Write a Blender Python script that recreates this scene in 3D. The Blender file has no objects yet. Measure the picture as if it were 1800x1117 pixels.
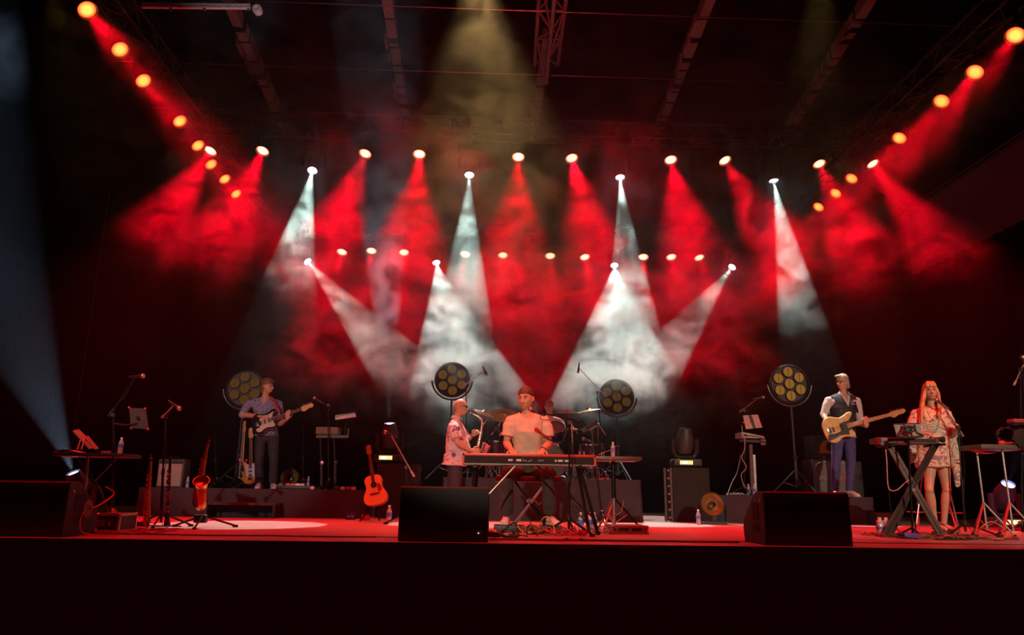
import bpy, bmesh, math, random
from mathutils import Vector, Matrix, noise as mnoise
PI = math.pi
R = math.radians
SC = bpy.context.scene
COL = SC.collection

# ------------------------------------------------------------------ camera
FPX, IW, IH = 1300.0, 1800.0, 1117.0
CAMZ = 0.40
MROT = (Matrix.Rotation(R(-1.96), 3, 'Z') @ Matrix.Rotation(R(90 + 13.3), 3, 'X') @ Matrix.Rotation(R(0.8), 3, 'Z'))
cam_data = bpy.data.cameras.new('camera')
cam = bpy.data.objects.new('camera', cam_data)
COL.objects.link(cam)
cam.matrix_world = Matrix.Translation((0, 0, CAMZ)) @ MROT.to_4x4()
cam_data.sensor_width = 36.0
cam_data.lens = 36.0 * FPX / IW
cam_data.clip_end = 200
cam_data.clip_start = 0.05
SC.camera = cam

SC.view_settings.view_transform = 'Standard'
SC.view_settings.look = 'None'
SC.view_settings.gamma = 1.0
SC.view_settings.exposure = 0.0
SC.view_settings.use_curve_mapping = False
SC.cycles.use_denoising = True
SC.cycles.adaptive_threshold = 0.03
SC.cycles.max_bounces = 4
SC.cycles.diffuse_bounces = 2
SC.cycles.glossy_bounces = 2
SC.cycles.transmission_bounces = 4
SC.cycles.volume_bounces = 0
SC.cycles.transparent_max_bounces = 8
SC.cycles.volume_step_rate = 0.38
SC.cycles.volume_max_steps = 96
SC.cycles.sample_clamp_direct = 0
SC.cycles.sample_clamp_indirect = 3

wd = bpy.data.worlds.new('red_ambient')
SC.world = wd
wd.use_nodes = True
wd.node_tree.nodes['Background'].inputs[0].default_value = (0.02, 0.0012, 0.002, 1)  # faint red ambient added to lift the blacks
wd.node_tree.nodes['Background'].inputs[1].default_value = 0.8

def ray(px, py):
    return MROT @ Vector(((px - IW / 2) / FPX, (IH / 2 - py) / FPX, -1.0))
def P(px, py, Y):
    "world point seen at pixel (px, py) on the upright plane world y = Y"
    d = ray(px, py); t = Y / d.y
    return Vector((d.x * t, Y, CAMZ + d.z * t))
def Fz(px, py, z=0.0):
    "world point seen at pixel (px, py) on the level plane world z"
    d = ray(px, py); t = (z - CAMZ) / d.z
    return Vector((d.x * t, d.y * t, z))
def V(*a): return Vector(a)

def lookrot(d):
    "rotation whose local -Z points along d"
    return Vector(d).normalized().to_track_quat('-Z', 'Y')

def spot(name, loc, tgt, watts, color, half, blend=0.1, size=0.05):
    ld = bpy.data.lights.new(name, 'SPOT')
    ld.energy = watts; ld.color = color; ld.spot_size = R(half * 2); ld.spot_blend = blend
    ld.shadow_soft_size = size
    o = bpy.data.objects.new(name, ld); COL.objects.link(o)
    o.location = loc
    o.rotation_mode = 'QUATERNION'
    o.rotation_quaternion = lookrot(Vector(tgt) - Vector(loc))
    o.rotation_mode = 'XYZ'
    return o
# ------------------------------------------------------------------ materials
MATS = {}
def _nodes(name):
    m = bpy.data.materials.new(name); m.use_nodes = True
    return m, m.node_tree, m.node_tree.nodes['Principled BSDF']
def mat(name, color=(.5, .5, .5), rough=.5, metal=0.0, var=.15, scale=20., bump=0.0, bscale=None, trans=0.0, coat=0.0):
    if name in MATS: return MATS[name]
    m, n, b = _nodes(name)
    tc = n.nodes.new('ShaderNodeTexCoord')
    nz = n.nodes.new('ShaderNodeTexNoise'); nz.inputs['Scale'].default_value = scale; nz.inputs['Detail'].default_value = 3
    n.links.new(tc.outputs['Object'], nz.inputs['Vector'])
    cr = n.nodes.new('ShaderNodeValToRGB'); c = cr.color_ramp
    c.elements[0].position = .3; c.elements[1].position = .7
    c.elements[0].color = (*[max(0, x * (1 - var)) for x in color], 1)
    c.elements[1].color = (*[min(1, x * (1 + var)) for x in color], 1)
    n.links.new(nz.outputs['Fac'], cr.inputs[0]); n.links.new(cr.outputs[0], b.inputs['Base Color'])
    b.inputs['Roughness'].default_value = rough; b.inputs['Metallic'].default_value = metal
    b.inputs['Transmission Weight'].default_value = trans; b.inputs['Coat Weight'].default_value = coat
    if bump:
        n2 = n.nodes.new('ShaderNodeTexNoise'); n2.inputs['Scale'].default_value = bscale or scale * 3; n2.inputs['Detail'].default_value = 4
        n.links.new(tc.outputs['Object'], n2.inputs['Vector'])
        bp = n.nodes.new('ShaderNodeBump'); bp.inputs['Strength'].default_value = bump; bp.inputs['Distance'].default_value = .02
        n.links.new(n2.outputs['Fac'], bp.inputs['Height']); n.links.new(bp.outputs[0], b.inputs['Normal'])
    MATS[name] = m
    return m
def mat_ramp(name, kind, stops, scale=10., rough=.7, stretch=(1, 1, 1), detail=3, distort=0., metal=0., out='Fac', feature=None, constant=False, bump=0.):
    "colour pattern: noise / voronoi / wave mapped through stops [(pos, colour)...]"
    if name in MATS: return MATS[name]
    m, n, b = _nodes(name)
    tc = n.nodes.new('ShaderNodeTexCoord'); mp = n.nodes.new('ShaderNodeMapping'); mp.inputs['Scale'].default_value = stretch
    n.links.new(tc.outputs['Object'], mp.inputs[0])
    if kind == 'noise':
        t = n.nodes.new('ShaderNodeTexNoise'); t.inputs['Detail'].default_value = detail; t.inputs['Distortion'].default_value = distort; o = t.outputs['Fac']
    elif kind == 'voronoi':
        t = n.nodes.new('ShaderNodeTexVoronoi'); o = t.outputs['Distance']
        if feature: t.feature = feature
    else:
        t = n.nodes.new('ShaderNodeTexWave'); t.inputs['Distortion'].default_value = distort; t.inputs['Detail'].default_value = detail; o = t.outputs['Fac']
    t.inputs['Scale'].default_value = scale
    n.links.new(mp.outputs[0], t.inputs['Vector'])
    cr = n.nodes.new('ShaderNodeValToRGB'); c = cr.color_ramp
    if constant: c.interpolation = 'CONSTANT'
    while len(c.elements) < len(stops): c.elements.new(.5)
    for e, (p, col) in zip(c.elements, stops): e.position = p; e.color = (*col, 1)
    n.links.new(o, cr.inputs[0]); n.links.new(cr.outputs[0], b.inputs['Base Color'])
    b.inputs['Roughness'].default_value = rough; b.inputs['Metallic'].default_value = metal
    if bump:
        bp = n.nodes.new('ShaderNodeBump'); bp.inputs['Strength'].default_value = bump; bp.inputs['Distance'].default_value = .01
        n.links.new(o, bp.inputs['Height']); n.links.new(bp.outputs[0], b.inputs['Normal'])
    MATS[name] = m
    return m
def emis(name, color, strength, rim=None, rad=.1):
    if name in MATS: return MATS[name]
    m = bpy.data.materials.new(name); m.use_nodes = True; n = m.node_tree; n.nodes.clear()
    o = n.nodes.new('ShaderNodeOutputMaterial'); e = n.nodes.new('ShaderNodeEmission')
    e.inputs[0].default_value = (*color, 1); e.inputs[1].default_value = strength
    if rim:
        tc = n.nodes.new('ShaderNodeTexCoord'); sx = n.nodes.new('ShaderNodeSeparateXYZ'); cb = n.nodes.new('ShaderNodeCombineXYZ')
        vl = n.nodes.new('ShaderNodeVectorMath'); vl.operation = 'LENGTH'
        n.links.new(tc.outputs['Object'], sx.inputs[0]); n.links.new(sx.outputs[0], cb.inputs[0]); n.links.new(sx.outputs[1], cb.inputs[1])
        n.links.new(cb.outputs[0], vl.inputs[0])
        mr = n.nodes.new('ShaderNodeMapRange'); mr.inputs[1].default_value = rad * .45; mr.inputs[2].default_value = rad
        n.links.new(vl.outputs['Value'], mr.inputs[0])
        mx = n.nodes.new('ShaderNodeMix'); mx.data_type = 'RGBA'
        mx.inputs[6].default_value = (*color, 1); mx.inputs[7].default_value = (*rim, 1)
        n.links.new(mr.outputs[0], mx.inputs[0]); n.links.new(mx.outputs[2], e.inputs[0])
    n.links.new(e.outputs[0], o.inputs[0])
    m.cycles.emission_sampling = 'NONE'
    MATS[name] = m
    return m

# ------------------------------------------------------------------ mesh builder
def frame(d, up=(0, 0, 1)):
    d = Vector(d).normalized(); u = Vector(up)
    s = d.cross(u)
    if s.length < 1e-4: s = d.cross(Vector((0, 1, 0)))
    s.normalize(); return s, s.cross(d).normalized(), d
def smooth_path(pts, n=6, closed=False):
    pts = [Vector(p) for p in pts]; N = len(pts); out = []
    rng = range(N) if closed else range(N - 1)
    for i in rng:
        if closed: a, b, c, d = pts[i - 1], pts[i], pts[(i + 1) % N], pts[(i + 2) % N]
        else: a, b, c, d = pts[max(i - 1, 0)], pts[i], pts[i + 1], pts[min(i + 2, N - 1)]
        for k in range(n):
            t = k / n
            out.append(.5 * ((2 * b) + (c - a) * t + (2 * a - 5 * b + 4 * c - d) * t * t + (3 * b - a - 3 * c + d) * t ** 3))
    if not closed: out.append(pts[-1])
    return out
class MB:
    def __init__(s): s.v = []; s.f = []
    def add(s, vs, fs):
        o = len(s.v); s.v += [Vector(v) for v in vs]; s.f += [tuple(i + o for i in f) for f in fs]; return s
    def box(s, c, size, rot=None, bev=0.0):
        x, y, z = [k / 2 for k in size]; c = Vector(c)
        if bev:
            bm = bmesh.new(); bmesh.ops.create_cube(bm, size=1)
            for v in bm.verts: v.co = Vector((v.co.x * size[0], v.co.y * size[1], v.co.z * size[2]))
            bmesh.ops.bevel(bm, geom=bm.edges[:], offset=bev, segments=2, affect='EDGES', profile=.6)
            bm.verts.index_update(); vs = [v.co.copy() for v in bm.verts]; fs = [[q.index for q in f.verts] for f in bm.faces]; bm.free()
        else:
            vs = [Vector((a * x, b * y, d * z)) for a in (-1, 1) for b in (-1, 1) for d in (-1, 1)]
            fs = [(0, 1, 3, 2), (4, 6, 7, 5), (0, 4, 5, 1), (2, 3, 7, 6), (0, 2, 6, 4), (1, 5, 7, 3)]
        if rot is not None:
            r = rot if isinstance(rot, Matrix) else (Matrix.Rotation(rot[2], 3, 'Z') @ Matrix.Rotation(rot[1], 3, 'Y') @ Matrix.Rotation(rot[0], 3, 'X'))
            vs = [r @ v for v in vs]
        return s.add([v + c for v in vs], fs)
    def bar(s, a, b, w, h, up=(0, 0, 1)):
        a, b = Vector(a), Vector(b); sd, u, d = frame(b - a, up)
        vs = [p + sd * (i * w / 2) + u * (j * h / 2) for p in (a, b) for i, j in ((-1, -1), (1, -1), (1, 1), (-1, 1))]
        return s.add(vs, [(0, 1, 2, 3), (7, 6, 5, 4), (0, 4, 5, 1), (1, 5, 6, 2), (2, 6, 7, 3), (3, 7, 4, 0)])
    def tube(s, pts, r, seg=8, cap=True, sm=0, closed=False, up=(0.013, .02, 1)):
        pts = [Vector(p) for p in pts]
        rs = list(r) if isinstance(r, (list, tuple)) else [r] * len(pts)
        if sm:
            q = smooth_path(pts, sm, closed); n = len(pts); m = len(q)
            rs = [rs[min(int(i / sm), n - 1)] * (1 - (i / sm) % 1) + rs[(int(i / sm) + 1) % n if closed else min(int(i / sm) + 1, n - 1)] * ((i / sm) % 1) for i in range(m)]
            pts = q
        N = len(pts); rings = []; pu = Vector(up)
        for i, p in enumerate(pts):
            if closed: d = pts[(i + 1) % N] - pts[i - 1]
            else: d = pts[min(i + 1, N - 1)] - pts[max(i - 1, 0)]
            if d.length < 1e-9: d = Vector((0, 0, 1))
            d.normalize(); u = pu - d * pu.dot(d)
            if u.length < .05: u = d.orthogonal()
            u.normalize(); pu = u.copy() if sm or N > 2 else pu; sd = d.cross(u)
            ri = rs[i]; ra, rb = ri if isinstance(ri, tuple) else (ri, ri)
            rings.append([p + sd * (math.cos(2 * PI * k / seg) * ra) + u * (math.sin(2 * PI * k / seg) * rb) for k in range(seg)])
        vs = [v for g in rings for v in g]; fs = []
        M = N if closed else N - 1
        for i in range(M):
            a, b = i * seg, ((i + 1) % N) * seg
            for k in range(seg): fs.append((a + k, a + (k + 1) % seg, b + (k + 1) % seg, b + k))
        if cap and not closed:
            fs.append(tuple(range(seg))[::-1]); fs.append(tuple((N - 1) * seg + k for k in range(seg)))
        return s.add(vs, fs)
    def lathe(s, base, axis, prof, seg=20, cap=True):
        "prof = [(radius, height along axis)...]"
        base = Vector(base); sd, u, d = frame(axis)
        vs = []; fs = []
        for r, h in prof: vs += [base + d * h + sd * (math.cos(2 * PI * k / seg) * r) + u * (math.sin(2 * PI * k / seg) * r) for k in range(seg)]
        for i in range(len(prof) - 1):
            for k in range(seg): fs.append((i * seg + k, i * seg + (k + 1) % seg, (i + 1) * seg + (k + 1) % seg, (i + 1) * seg + k))
        if cap: fs.append(tuple(range(seg))[::-1]); fs.append(tuple((len(prof) - 1) * seg + k for k in range(seg)))
        return s.add(vs, fs)
    def ell(s, c, r, rot=None, seg=16, rings=10):
        c = Vector(c); r = r if isinstance(r, (tuple, list)) else (r, r, r); vs = []; fs = []
        vs.append(Vector((0, 0, -r[2])))
        for i in range(1, rings):
            t = -PI / 2 + PI * i / rings
            vs += [Vector((math.cos(t) * math.cos(2 * PI * k / seg) * r[0], math.cos(t) * math.sin(2 * PI * k / seg) * r[1], math.sin(t) * r[2])) for k in range(seg)]
        vs.append(Vector((0, 0, r[2]))); L = len(vs) - 1
        for k in range(seg):
            fs.append((0, 1 + (k + 1) % seg, 1 + k)); b = 1 + (rings - 2) * seg
            fs.append((L, b + k, b + (k + 1) % seg))
        for i in range(rings - 2):
            for k in range(seg):
                a = 1 + i * seg; fs.append((a + k, a + (k + 1) % seg, a + seg + (k + 1) % seg, a + seg + k))
        if rot is not None: vs = [rot @ v for v in vs]
        return s.add([v + c for v in vs], fs)
    def prism(s, out2d, o, ax, ay, t, bev=0.0):
        "outline in plane (o, ax, ay), extruded by t along ax x ay (centred); bev shrinks the rims"
        o, ax, ay = Vector(o), Vector(ax).normalized(), Vector(ay).normalized(); n = ax.cross(ay)
        N = len(out2d); cx = sum(p[0] for p in out2d) / N; cy = sum(p[1] for p in out2d) / N
        area = sum(out2d[i][0] * out2d[(i + 1) % N][1] - out2d[(i + 1) % N][0] * out2d[i][1] for i in range(N))
        if area < 0: out2d = list(out2d)[::-1]
        def inset(d):
            if d == 0: return list(out2d)
            q = []
            for i in range(N):
                a, b, c = Vector((*out2d[i - 1][:2],)), Vector((*out2d[i][:2],)), Vector((*out2d[(i + 1) % N][:2],))
                e = (c - a)
                nn = Vector((-e.y, e.x)); nn = nn.normalized() if nn.length > 1e-9 else Vector((0, 0)); q.append((b.x + nn.x * d, b.y + nn.y * d))
            return q
        lv = [(-t / 2, bev), (-t / 2 + bev, 0), (t / 2 - bev, 0), (t / 2, bev)] if bev else [(-t / 2, 0), (t / 2, 0)]
        vs = []; fs = []
        for h, ins in lv: vs += [o + ax * p[0] + ay * p[1] + n * h for p in inset(ins)]
        for i in range(len(lv) - 1):
            for k in range(N): fs.append((i * N + k, i * N + (k + 1) % N, (i + 1) * N + (k + 1) % N, (i + 1) * N + k))
        fs.append(tuple(range(N))[::-1]); fs.append(tuple((len(lv) - 1) * N + k for k in range(N)))
        return s.add(vs, fs)
    def loft(s, rings, seg=20, power=2.0):
        "rings = [(centre, side vec, front vec)...] closed solid of superelliptic sections"
        vs = []; fs = []
        for c, a, b in rings:
            c, a, b = Vector(c), Vector(a), Vector(b)
            for k in range(seg):
                t = 2 * PI * k / seg; ct, st = math.cos(t), math.sin(t)
                vs.append(c + a * (math.copysign(abs(ct) ** (2 / power), ct)) + b * (math.copysign(abs(st) ** (2 / power), st)))
        for i in range(len(rings) - 1):
            for k in range(seg): fs.append((i * seg + k, i * seg + (k + 1) % seg, (i + 1) * seg + (k + 1) % seg, (i + 1) * seg + k))
        fs.append(tuple(range(seg))[::-1]); fs.append(tuple((len(rings) - 1) * seg + k for k in range(seg)))
        return s.add(vs, fs)
    def grid(s, fn, nu, nv):
        vs = [fn(i / nu, j / nv) for i in range(nu + 1) for j in range(nv + 1)]
        return s.add(vs, [(i * (nv + 1) + j, (i + 1) * (nv + 1) + j, (i + 1) * (nv + 1) + j + 1, i * (nv + 1) + j + 1) for i in range(nu) for j in range(nv)])
    def mesh(s, name, m, off=Vector((0, 0, 0)), smooth=True, angle=40, fix=True):
        me = bpy.data.meshes.new(name)
        me.from_pydata([tuple(v - off) for v in s.v], [], s.f)
        if fix:
            bm = bmesh.new(); bm.from_mesh(me); bmesh.ops.recalc_face_normals(bm, faces=bm.faces[:]); bm.to_mesh(me); bm.free()
        if m: me.materials.append(m)
        if smooth:
            me.shade_smooth(); me.set_sharp_from_angle(angle=R(angle))
        return me
    def build(s, name, m, parent=None, label=None, cat=None, group=None, kind=None, local=False, smooth=True, angle=40):
        if parent is None:
            xs = [v.x for v in s.v]; ys = [v.y for v in s.v]; zs = [v.z for v in s.v]
            off = Vector(((min(xs) + max(xs)) / 2, (min(ys) + max(ys)) / 2, min(zs)))
        else: off = Vector((0, 0, 0)) if local else world_loc(parent)
        o = bpy.data.objects.new(name, s.mesh(name, m, off, smooth, angle)); COL.objects.link(o)
        if parent is None: o.location = off
        else: o.parent = parent
        return tag(o, label, cat, group, kind)
def world_loc(o):
    l = Vector((0, 0, 0))
    while o is not None: l += o.location; o = o.parent
    return l
def tag(o, label=None, cat=None, group=None, kind=None):
    for k, v in (('label', label), ('category', cat), ('group', group), ('kind', kind)):
        if v: o[k] = v
    return o
def thing(name, label, cat, loc=(0, 0, 0), group=None):
    o = bpy.data.objects.new(name, None); COL.objects.link(o); o.location = loc; o.empty_display_size = .1
    return tag(o, label, cat, group)
def copy_tree(o, parent=None):
    c = o.copy(); COL.objects.link(c); c.parent = parent
    for ch in o.children: copy_tree(ch, c)
    return c
def remesh(mb, name, m, parent, voxel=.006, smooth=2, cut=None, fold=None, label=None, dec=None):
    "one continuous skin around everything in mb (world coordinates)"
    off = world_loc(parent)
    me = mb.mesh(name, None, off, smooth=False)
    o = bpy.data.objects.new(name, me); COL.objects.link(o)
    r = o.modifiers.new('r', 'REMESH'); r.mode = 'VOXEL'; r.voxel_size = voxel; r.adaptivity = 0
    if smooth:
        q = o.modifiers.new('s', 'SMOOTH'); q.iterations = smooth; q.factor = .5
    if dec:
        d = o.modifiers.new('d', 'DECIMATE'); d.ratio = dec
    dg = bpy.context.evaluated_depsgraph_get(); ev = o.evaluated_get(dg)
    m2 = bpy.data.meshes.new_from_object(ev)
    o.modifiers.clear(); o.data = m2; m2.name = name; bpy.data.meshes.remove(me)
    if cut or fold:
        bm = bmesh.new(); bm.from_mesh(m2)
        if fold:
            bm.normal_update()
            amp, sc, st = fold
            for v in bm.verts:
                w = v.co; p = Vector((w.x * sc * st[0], w.y * sc * st[1], w.z * sc * st[2]))
                v.co += v.normal * (amp * (mnoise.noise(p) + .5 * mnoise.noise(p * 2.3)))
        if cut:
            dl = [v for v in bm.verts if cut(v.co + off)]
            bmesh.ops.delete(bm, geom=dl, context='VERTS')
            for it in range(14):
                mv = {}
                for v in bm.verts:
                    if v.is_boundary:
                        nb_ = [e.other_vert(v) for e in v.link_edges if e.is_boundary]
                        if len(nb_) == 2: mv[v] = v.co * .4 + (nb_[0].co + nb_[1].co) * .3
                for v, co in mv.items(): v.co = co
        bm.to_mesh(m2); bm.free()
    m2.materials.clear(); m2.materials.append(m); m2.shade_smooth()
    o.parent = parent
    return tag(o, label)
def text(body, size, mtl, parent, M, name='lettering', depth=.001):
    cu = bpy.data.curves.new(name, 'FONT'); cu.body = body; cu.size = size; cu.extrude = depth; cu.align_x = 'CENTER'; cu.align_y = 'CENTER'
    o = bpy.data.objects.new(name, cu); COL.objects.link(o)
    dg = bpy.context.evaluated_depsgraph_get(); me = bpy.data.meshes.new_from_object(o.evaluated_get(dg))
    bpy.data.objects.remove(o)
    o = bpy.data.objects.new(name, me); COL.objects.link(o); me.materials.append(mtl)
    o.parent = parent
    o.matrix_local = Matrix.Translation(-world_loc(parent)) @ M
    return o

# common materials
BLK = mat('black_paint', (.012, .012, .013), .45)
BLKM = mat('black_metal', (.02, .02, .022), .3, .6)
RUB = mat('rubber', (.01, .01, .01), .8)
CHR = mat('chrome', (.75, .75, .78), .18, 1.0, .05)
STEEL = mat('steel', (.45, .45, .47), .35, .9)
BRASS = mat('brass', (.75, .42, .12), .28, 1.0, .2, 30, .15)
SKIN = mat('skin', (.62, .34, .24), .5, 0, .06, 8)
WHT = mat('white_plastic', (.75, .75, .75), .4)
PAPER = mat('paper', (.8, .78, .74), .8)
# ------------------------------------------------------------------ light levels (tune here)
RED = (1.0, 0.0, 0.012)
WHITE = (.68, .98, .86)
E_ROWA, E_ROWB, E_SIDE, E_WA, E_WB = 3300, 1000, 560, 2700, 2200
# front-of-house lamps and rig washes over the stage, plus added red fills with no fixtures
for nm, loc, tgt, w, c, h, b in [
        ('hall_spot_warm', (-1.6, -4.0, 4.6), (.3, 8.6, .9), 3000, (1, .80, .54), 7, .5),
        ('hall_spot_warm', (5.5, -4.0, 4.6), (4.9, 9.8, .9), 3200, (1, .78, .54), 9.5, .5),
        ('hall_spot_warm', (-4.5, -4.0, 4.6), (-3.6, 12.0, 1.4), 2800, (1, .68, .55), 7, .5),
        ('added_floor_red', (-4.6, 6.45, 6.6), (-4.2, 8.3, 0), 1500, (1, .01, .012), 30, .8),  # these four are added to redden the floor; no truss hangs here
        ('added_floor_red', (-1.4, 6.45, 6.6), (-1.3, 8.3, 0), 1500, (1, .01, .012), 30, .8),
        ('added_floor_red', (1.8, 6.45, 6.6), (1.7, 8.3, 0), 1500, (1, .01, .012), 30, .8),
        ('added_floor_red', (5.2, 6.45, 6.6), (4.9, 8.3, 0), 1500, (1, .01, .012), 30, .8),
        ('added_drum_red', (-.8, 6.3, 5.6), (.9, 12.2, 1.0), 1200, (1, .03, .04), 9, .7),  # added red fill for the drummer, no fixture
        ('added_roof_fill', (.6, 3.0, 2.4), (.6, 11.5, 8.6), 480, (1, .05, .07), 38, 1.0),  # added fill that brightens the roof beams, no fixture
        ('rig_yellow_wash', tuple(P(838, -75, 9.0)), tuple(P(868, 560, 9.4)), 480, (1, .60, .2), 24, .9),
        ('rig_yellow_wash', tuple(P(1445, -90, 10.0)), tuple(P(1420, 500, 12.5)), 80, (1, .66, .16), 18, .9),
        ('rig_yellow_wash', tuple(P(95, -60, 9.0)), tuple(P(150, 500, 12.5)), 60, (1, .55, .1), 18, .9),
        ('rig_violet_wash', tuple(P(620, -60, 11.5)), tuple(P(660, 560, 14.0)), 60, (.5, .35, 1), 16, .9)]:
    spot(nm, loc, tgt, w, c, h, b, .08)

# ------------------------------------------------------------------ the setting
def struct(name, mb, m, parent=None, smooth=True):
    o = mb.build(name, m, parent, kind=None if parent else 'structure', smooth=smooth)
    return o
FLOORM = mat('stage_vinyl', (.30, .27, .26), .42, 0, .12, 2.2, .05, 60)
DRAPE = mat('black_drape', (.0022, .0018, .002), .95, 0, .2, 5)
XL, XR, YF, YB, ZC = -9.0, 10.2, 6.17, 16.7, 9.3
struct('floor', MB().box(((XL + XR) / 2, (YF + YB) / 2, -.03), (XR - XL, YB - YF, .06)), FLOORM)
# joins of the vinyl sheets and the front edge trim
e = MB().bar((XL, YF - .012, -.014), (XR, YF - .012, -.014), .024, .03)
struct('trim_1', e, mat('edge_trim', (.25, .20, .18), .5))
struct('trim_2', MB().bar((XL, YF + .62, .002), (XR, YF + .62, .002), .05, .004), BLK)
def drape(x0, y0, x1, y1, z0, z1, amp=.035, pitch=.32):
    L = math.hypot(x1 - x0, y1 - y0); n = int(L / pitch * 6); d = Vector(((x1 - x0) / L, (y1 - y0) / L, 0)); q = Vector((-d.y, d.x, 0))
    rnd = random.Random(int(abs(x0 * 7 + y1 * 3))); ph = rnd.random() * 6
    def f(u, v):
        s = u * L; a = amp * (math.sin(s / pitch * 2 * PI / 1 + ph + .7 * math.sin(s * 1.3)))
        return Vector((x0, y0, z0 + (z1 - z0) * v)) + d * s + q * a
    return MB().grid(f, n, 1)
struct('wall_back', drape(XL, YB, XR, YB, 0, ZC), DRAPE)
struct('wall_left', drape(XL, YF, XL, YB, 0, 7.35), DRAPE)
struct('wall_right', drape(XR, YF + .5, XR, YB, 0, 5.6), DRAPE)
struct('wall_front', drape(XL - 3, YF - .05, XR + 3, YF - .05, -1.6, -.03, .015, .5), mat('stage_skirt', (.35, .18, .20), .95))
c = MB()
for a, b in (((-6.5, ZC), (7.7, ZC)), ((-6.5, ZC), (XL, 7.3)), ((7.7, ZC), (XR, 7.3))):
    c.bar(((a[0] + b[0]) / 2, 4.5, (a[1] + b[1]) / 2), ((a[0] + b[0]) / 2, YB + .2, (a[1] + b[1]) / 2), math.hypot(a[0] - b[0], a[1] - b[1]), .06,
          up=(-(b[1] - a[1]), 0, (b[0] - a[0])) if b[0] > a[0] else ((b[1] - a[1]), 0, -(b[0] - a[0])))
struct('ceiling', c, mat('roof_skin', (.002, .0015, .002), .95))
for m_ in (DRAPE, MATS['roof_skin']): m_.node_tree.nodes['Principled BSDF'].inputs['Specular IOR Level'].default_value = 0.0
struct('trim_3', MB().bar((XR, 6.0, 7.2), (XR, YB, 7.2), .08, .08), STEEL)
# pit floor in front of the stage
struct('trim_4', MB().box((0, 0, -1.66), (26, 12.2, .1)), mat('pit_floor', (.02, .018, .018), .7))

# ------------------------------------------------------------------ haze
hm = bpy.data.materials.new('haze'); hm.use_nodes = True; n = hm.node_tree; n.nodes.clear()
def N(t, **k):
    x = n.nodes.new(t)
    for a, b in k.items(): setattr(x, a, b)
    return x
def L(a, b): n.links.new(a, b)
def MA(op, a, b, c=None, clamp=False):
    x = N('ShaderNodeMath', operation=op, use_clamp=clamp)
    for i, q in enumerate((a, b, c)):
        if q is None: continue
        if hasattr(q, 'is_output'): L(q, x.inputs[i])
        else: x.inputs[i].default_value = q
    return x.outputs[0]
ho = N('ShaderNodeOutputMaterial'); vs = N('ShaderNodeVolumeScatter'); vs.inputs['Anisotropy'].default_value = .3
L(vs.outputs[0], ho.inputs['Volume'])
geo = N('ShaderNodeNewGeometry'); pos = geo.outputs['Position']
sx = N('ShaderNodeSeparateXYZ'); L(pos, sx.inputs[0])
big = N('ShaderNodeTexNoise'); big.inputs['Scale'].default_value = .42; big.inputs['Detail'].default_value = 2; L(pos, big.inputs['Vector'])
mp = N('ShaderNodeMapping'); mp.inputs['Scale'].default_value = (1, 1, 1.5); L(pos, mp.inputs[0])
sm = N('ShaderNodeTexNoise'); sm.inputs['Scale'].default_value = 1.45; sm.inputs['Detail'].default_value = 5; sm.inputs['Roughness'].default_value = .55; sm.inputs['Distortion'].default_value = .9
L(mp.outputs[0], sm.inputs['Vector'])
mr = N('ShaderNodeMapRange'); mr.interpolation_type = 'SMOOTHSTEP'; mr.inputs[1].default_value = .472; mr.inputs[2].default_value = .55; L(sm.outputs['Fac'], mr.inputs[0])
# the smoke floats above a lower edge that rises towards the front of the stage
ax_ = MA('ABSOLUTE', MA('SUBTRACT', sx.outputs['X'], .9), None)
edge = MA('MULTIPLY_ADD', ax_, .22, MA('MULTIPLY_ADD', sx.outputs['Y'], -.34, 7.0))              # z of the lower edge
edge = MA('MULTIPLY_ADD', big.outputs['Fac'], -1.6, edge)
above = MA('MULTIPLY', MA('SUBTRACT', sx.outputs['Z'], edge), 1.3, clamp=True)
side = N('ShaderNodeMapRange'); side.inputs[1].default_value = 8.2; side.inputs[2].default_value = 4.0
L(ax_, side.inputs[0])   # the smoke gathers over the middle of the stage
puff = MA('MULTIPLY', MA('MULTIPLY', MA('MULTIPLY_ADD', mr.outputs[0], .93, .07), above), side.outputs[0])
near = MA('SUBTRACT', 1.0, MA('MULTIPLY', MA('SUBTRACT', sx.outputs['Z'], edge), .36), clamp=True)
puff = MA('MULTIPLY', puff, MA('MULTIPLY_ADD', near, 1.9, .75))
bigm = N('ShaderNodeMapRange'); bigm.inputs[1].default_value = .3; bigm.inputs[2].default_value = .7; bigm.inputs[3].default_value = .5; bigm.inputs[4].default_value = 1.5; L(big.outputs['Fac'], bigm.inputs[0])
HAZE_BASE, HAZE_PUFF = .0065, .19
low = N('ShaderNodeMapRange'); low.inputs[1].default_value = .6; low.inputs[2].default_value = 4.2; low.inputs[3].default_value = .12; L(sx.outputs['Z'], low.inputs[0])
dens = MA('MULTIPLY_ADD', puff, HAZE_PUFF, MA('MULTIPLY', MA('MULTIPLY', bigm.outputs[0], low.outputs[0]), HAZE_BASE))
L(dens, vs.inputs['Density'])
vs.inputs['Color'].default_value = (.95, .97, 1, 1)
hz = MB().box((.6, 12.18, 4.62), (17.6, 8.6, 9.2)).build('haze', hm, kind='stuff', label='thin drifting stage haze that shows the beams', cat='haze')
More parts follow.
